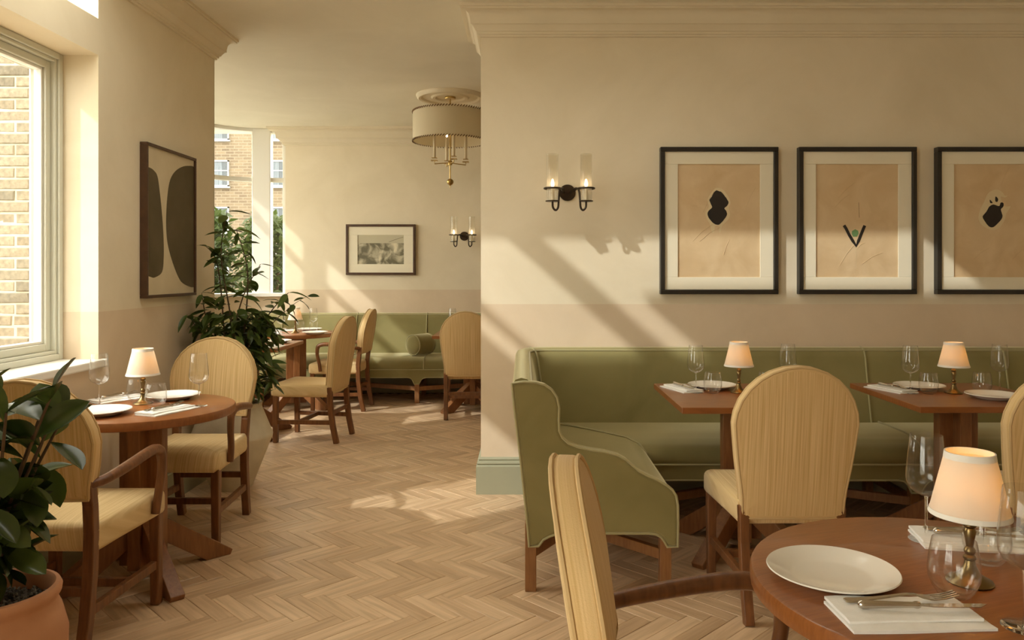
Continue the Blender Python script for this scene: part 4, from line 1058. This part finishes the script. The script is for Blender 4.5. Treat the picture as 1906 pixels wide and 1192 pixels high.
stem([(.05, .02, .47), (.2, .03, .95), (.36, .03, 1.13), (.47, .02, 1.20)], .004, 6, .6, (.7, 1.0), (-.5, .2))
stem([(-.04, -.03, .47), (-.12, -.1, .9), (-.16, -.2, 1.05), (-.15, -.30, 1.10)], .004, 8, .45, (.7, 1.0), (-.6, .2))

fi = MB()
for _ in range(420):
    a = rnd.uniform(0, 2 * PI); qq = math.sqrt(rnd.random()); zz = rnd.uniform(.62, 1.12); rad = .235 * (1 - .9 * abs(zz - .88) ** 1.3)
    c_ = Vector((rad * qq * math.cos(a) + .02, rad * qq * math.sin(a), zz)); e = Euler((rnd.uniform(-.6, .6), rnd.uniform(-.3, 1.0), a + rnd.uniform(-.9, .9))).to_matrix(); s_ = rnd.uniform(.7, 1.1)
    me_ = rnd.choice(sm); W_ = [c_ + e @ (v.co * s_) for v in me_.vertices]
    if min(v.x for v in W_) < -.24: continue
    fi.add(W_, [tuple(pl_.vertices) for pl_ in me_.polygons])
o = fi.build('inner_foliage', 'shrub_leaf', tp, smooth=80); o['kind'] = 'stuff'

# ------------------------------------------------------------------ floor: herringbone parquet
fl = struct('floor', MB().box(-3.6, 4.3, -3.2, 8.9, -.12, -.009), 'floor_joint', smooth=0)
BL, BWD, GAP = .28, .07, .0012
def block_geo(hl, hw, e=.0015):
    V = [(-hl, -hw, -.009), (hl, -hw, -.009), (hl, hw, -.009), (-hl, hw, -.009), (-hl, -hw, -e), (hl, -hw, -e), (hl, hw, -e), (-hl, hw, -e),
         (-hl + e, -hw + e, 0), (hl - e, -hw + e, 0), (hl - e, hw - e, 0), (-hl + e, hw - e, 0)]
    Fc = [(0, 1, 5, 4), (1, 2, 6, 5), (2, 3, 7, 6), (3, 0, 4, 7), (4, 5, 9, 8), (5, 6, 10, 9), (6, 7, 11, 10), (7, 4, 8, 11), (8, 9, 10, 11)]
    return V, Fc
bv, bf = block_geo(BL / 2 - GAP / 2, BWD / 2 - GAP / 2)
# herringbone in a frame turned 45 degrees, bands running across the room
items = []
c45, s45 = math.cos(R(45)), math.sin(R(45))
nW = int(BL / BWD)
x_lo, x_hi, y_lo, y_hi = -3.5, 4.2, -.6, 8.58
for i in range(-160, 160):
    for j in range(-50, 50):
        # L pair: stair pattern
        bx, by = i * BWD + j * BL, i * BWD - j * BL
        for hor in (True, False):
            if hor: u, v, an = bx + BL / 2, by + BWD / 2, 0.0
            else: u, v, an = bx + BL + BWD / 2 - BWD - BL + BL, by + BWD + BL / 2 - BL, PI / 2
            if not hor: u, v = bx + BL + BWD / 2, by + BWD - BL / 2 + 0.0
            X_ = u * c45 + v * s45; Y_ = -u * s45 + v * c45
            if x_lo < X_ < x_hi and y_lo < Y_ < y_hi: items.append((X_, Y_ + 0.0, an - R(45)))
# which blocks show largest: project and test what stands in front
bpy.context.view_layer.update()
dg = bpy.context.evaluated_depsgraph_get(); O = Vector((0, 0, CH)); vis = []
for n_, (x, y, an) in enumerate(items):
    if y < 2.6: continue
    X2 = VX + F * x / y; Y2 = VY + F * CH / y
    if not (0 < X2 < 1906 and Y2 < 1192): continue
    tgt = Vector((x, y, 0)); d = (tgt - O); ln = d.length; d.normalize()
    hit, loc, *_ = S.ray_cast(dg, O, d)
    if hit and (loc - O).length < ln - .03: continue
    vis.append((-(CH / y ** 3), n_))
vis.sort(); pick = set(n_ for _, n_ in vis[:300])
me = bpy.data.meshes.new('parquet_block'); me.from_pydata(bv, [], bf); me.materials.append(M['parquet'])
ul = me.uv_layers.new(name='UVMap')
for lp in me.loops: v = bv[lp.vertex_index]; ul.data[lp.index].uv = (v[0], v[1])
V = []; Fc = []; UV = []
rnd = random.Random(2)
for n_, (x, y, an) in enumerate(items):
    dz = rnd.uniform(-.0006, .0006)
    if n_ in pick:
        o = bpy.data.objects.new('parquet_block', me); C.objects.link(o); o.parent = fl; o.location = (x, y, dz); o.rotation_euler = (0, 0, an)
    else:
        k0 = len(V); ca, sa = math.cos(an), math.sin(an)
        V += [(x + a * ca - c_ * sa, y + a * sa + c_ * ca, z + dz) for a, c_, z in bv]; Fc += [tuple(i + k0 for i in f_) for f_ in bf]
        UV += [(a + n_ * .37, c_ + n_ * .11) for a, c_, z in bv]
m2 = bpy.data.meshes.new('parquet_blocks'); m2.from_pydata(V, [], Fc); m2.materials.append(M['parquet'])
ul = m2.uv_layers.new(name='UVMap'); li = [0] * len(m2.loops); m2.loops.foreach_get('vertex_index', li)
flat = [c_ for i in li for c_ in UV[i]]; ul.data.foreach_set('uv', flat)
o = bpy.data.objects.new('parquet_blocks', m2); C.objects.link(o); o.parent = fl; o['kind'] = 'stuff'
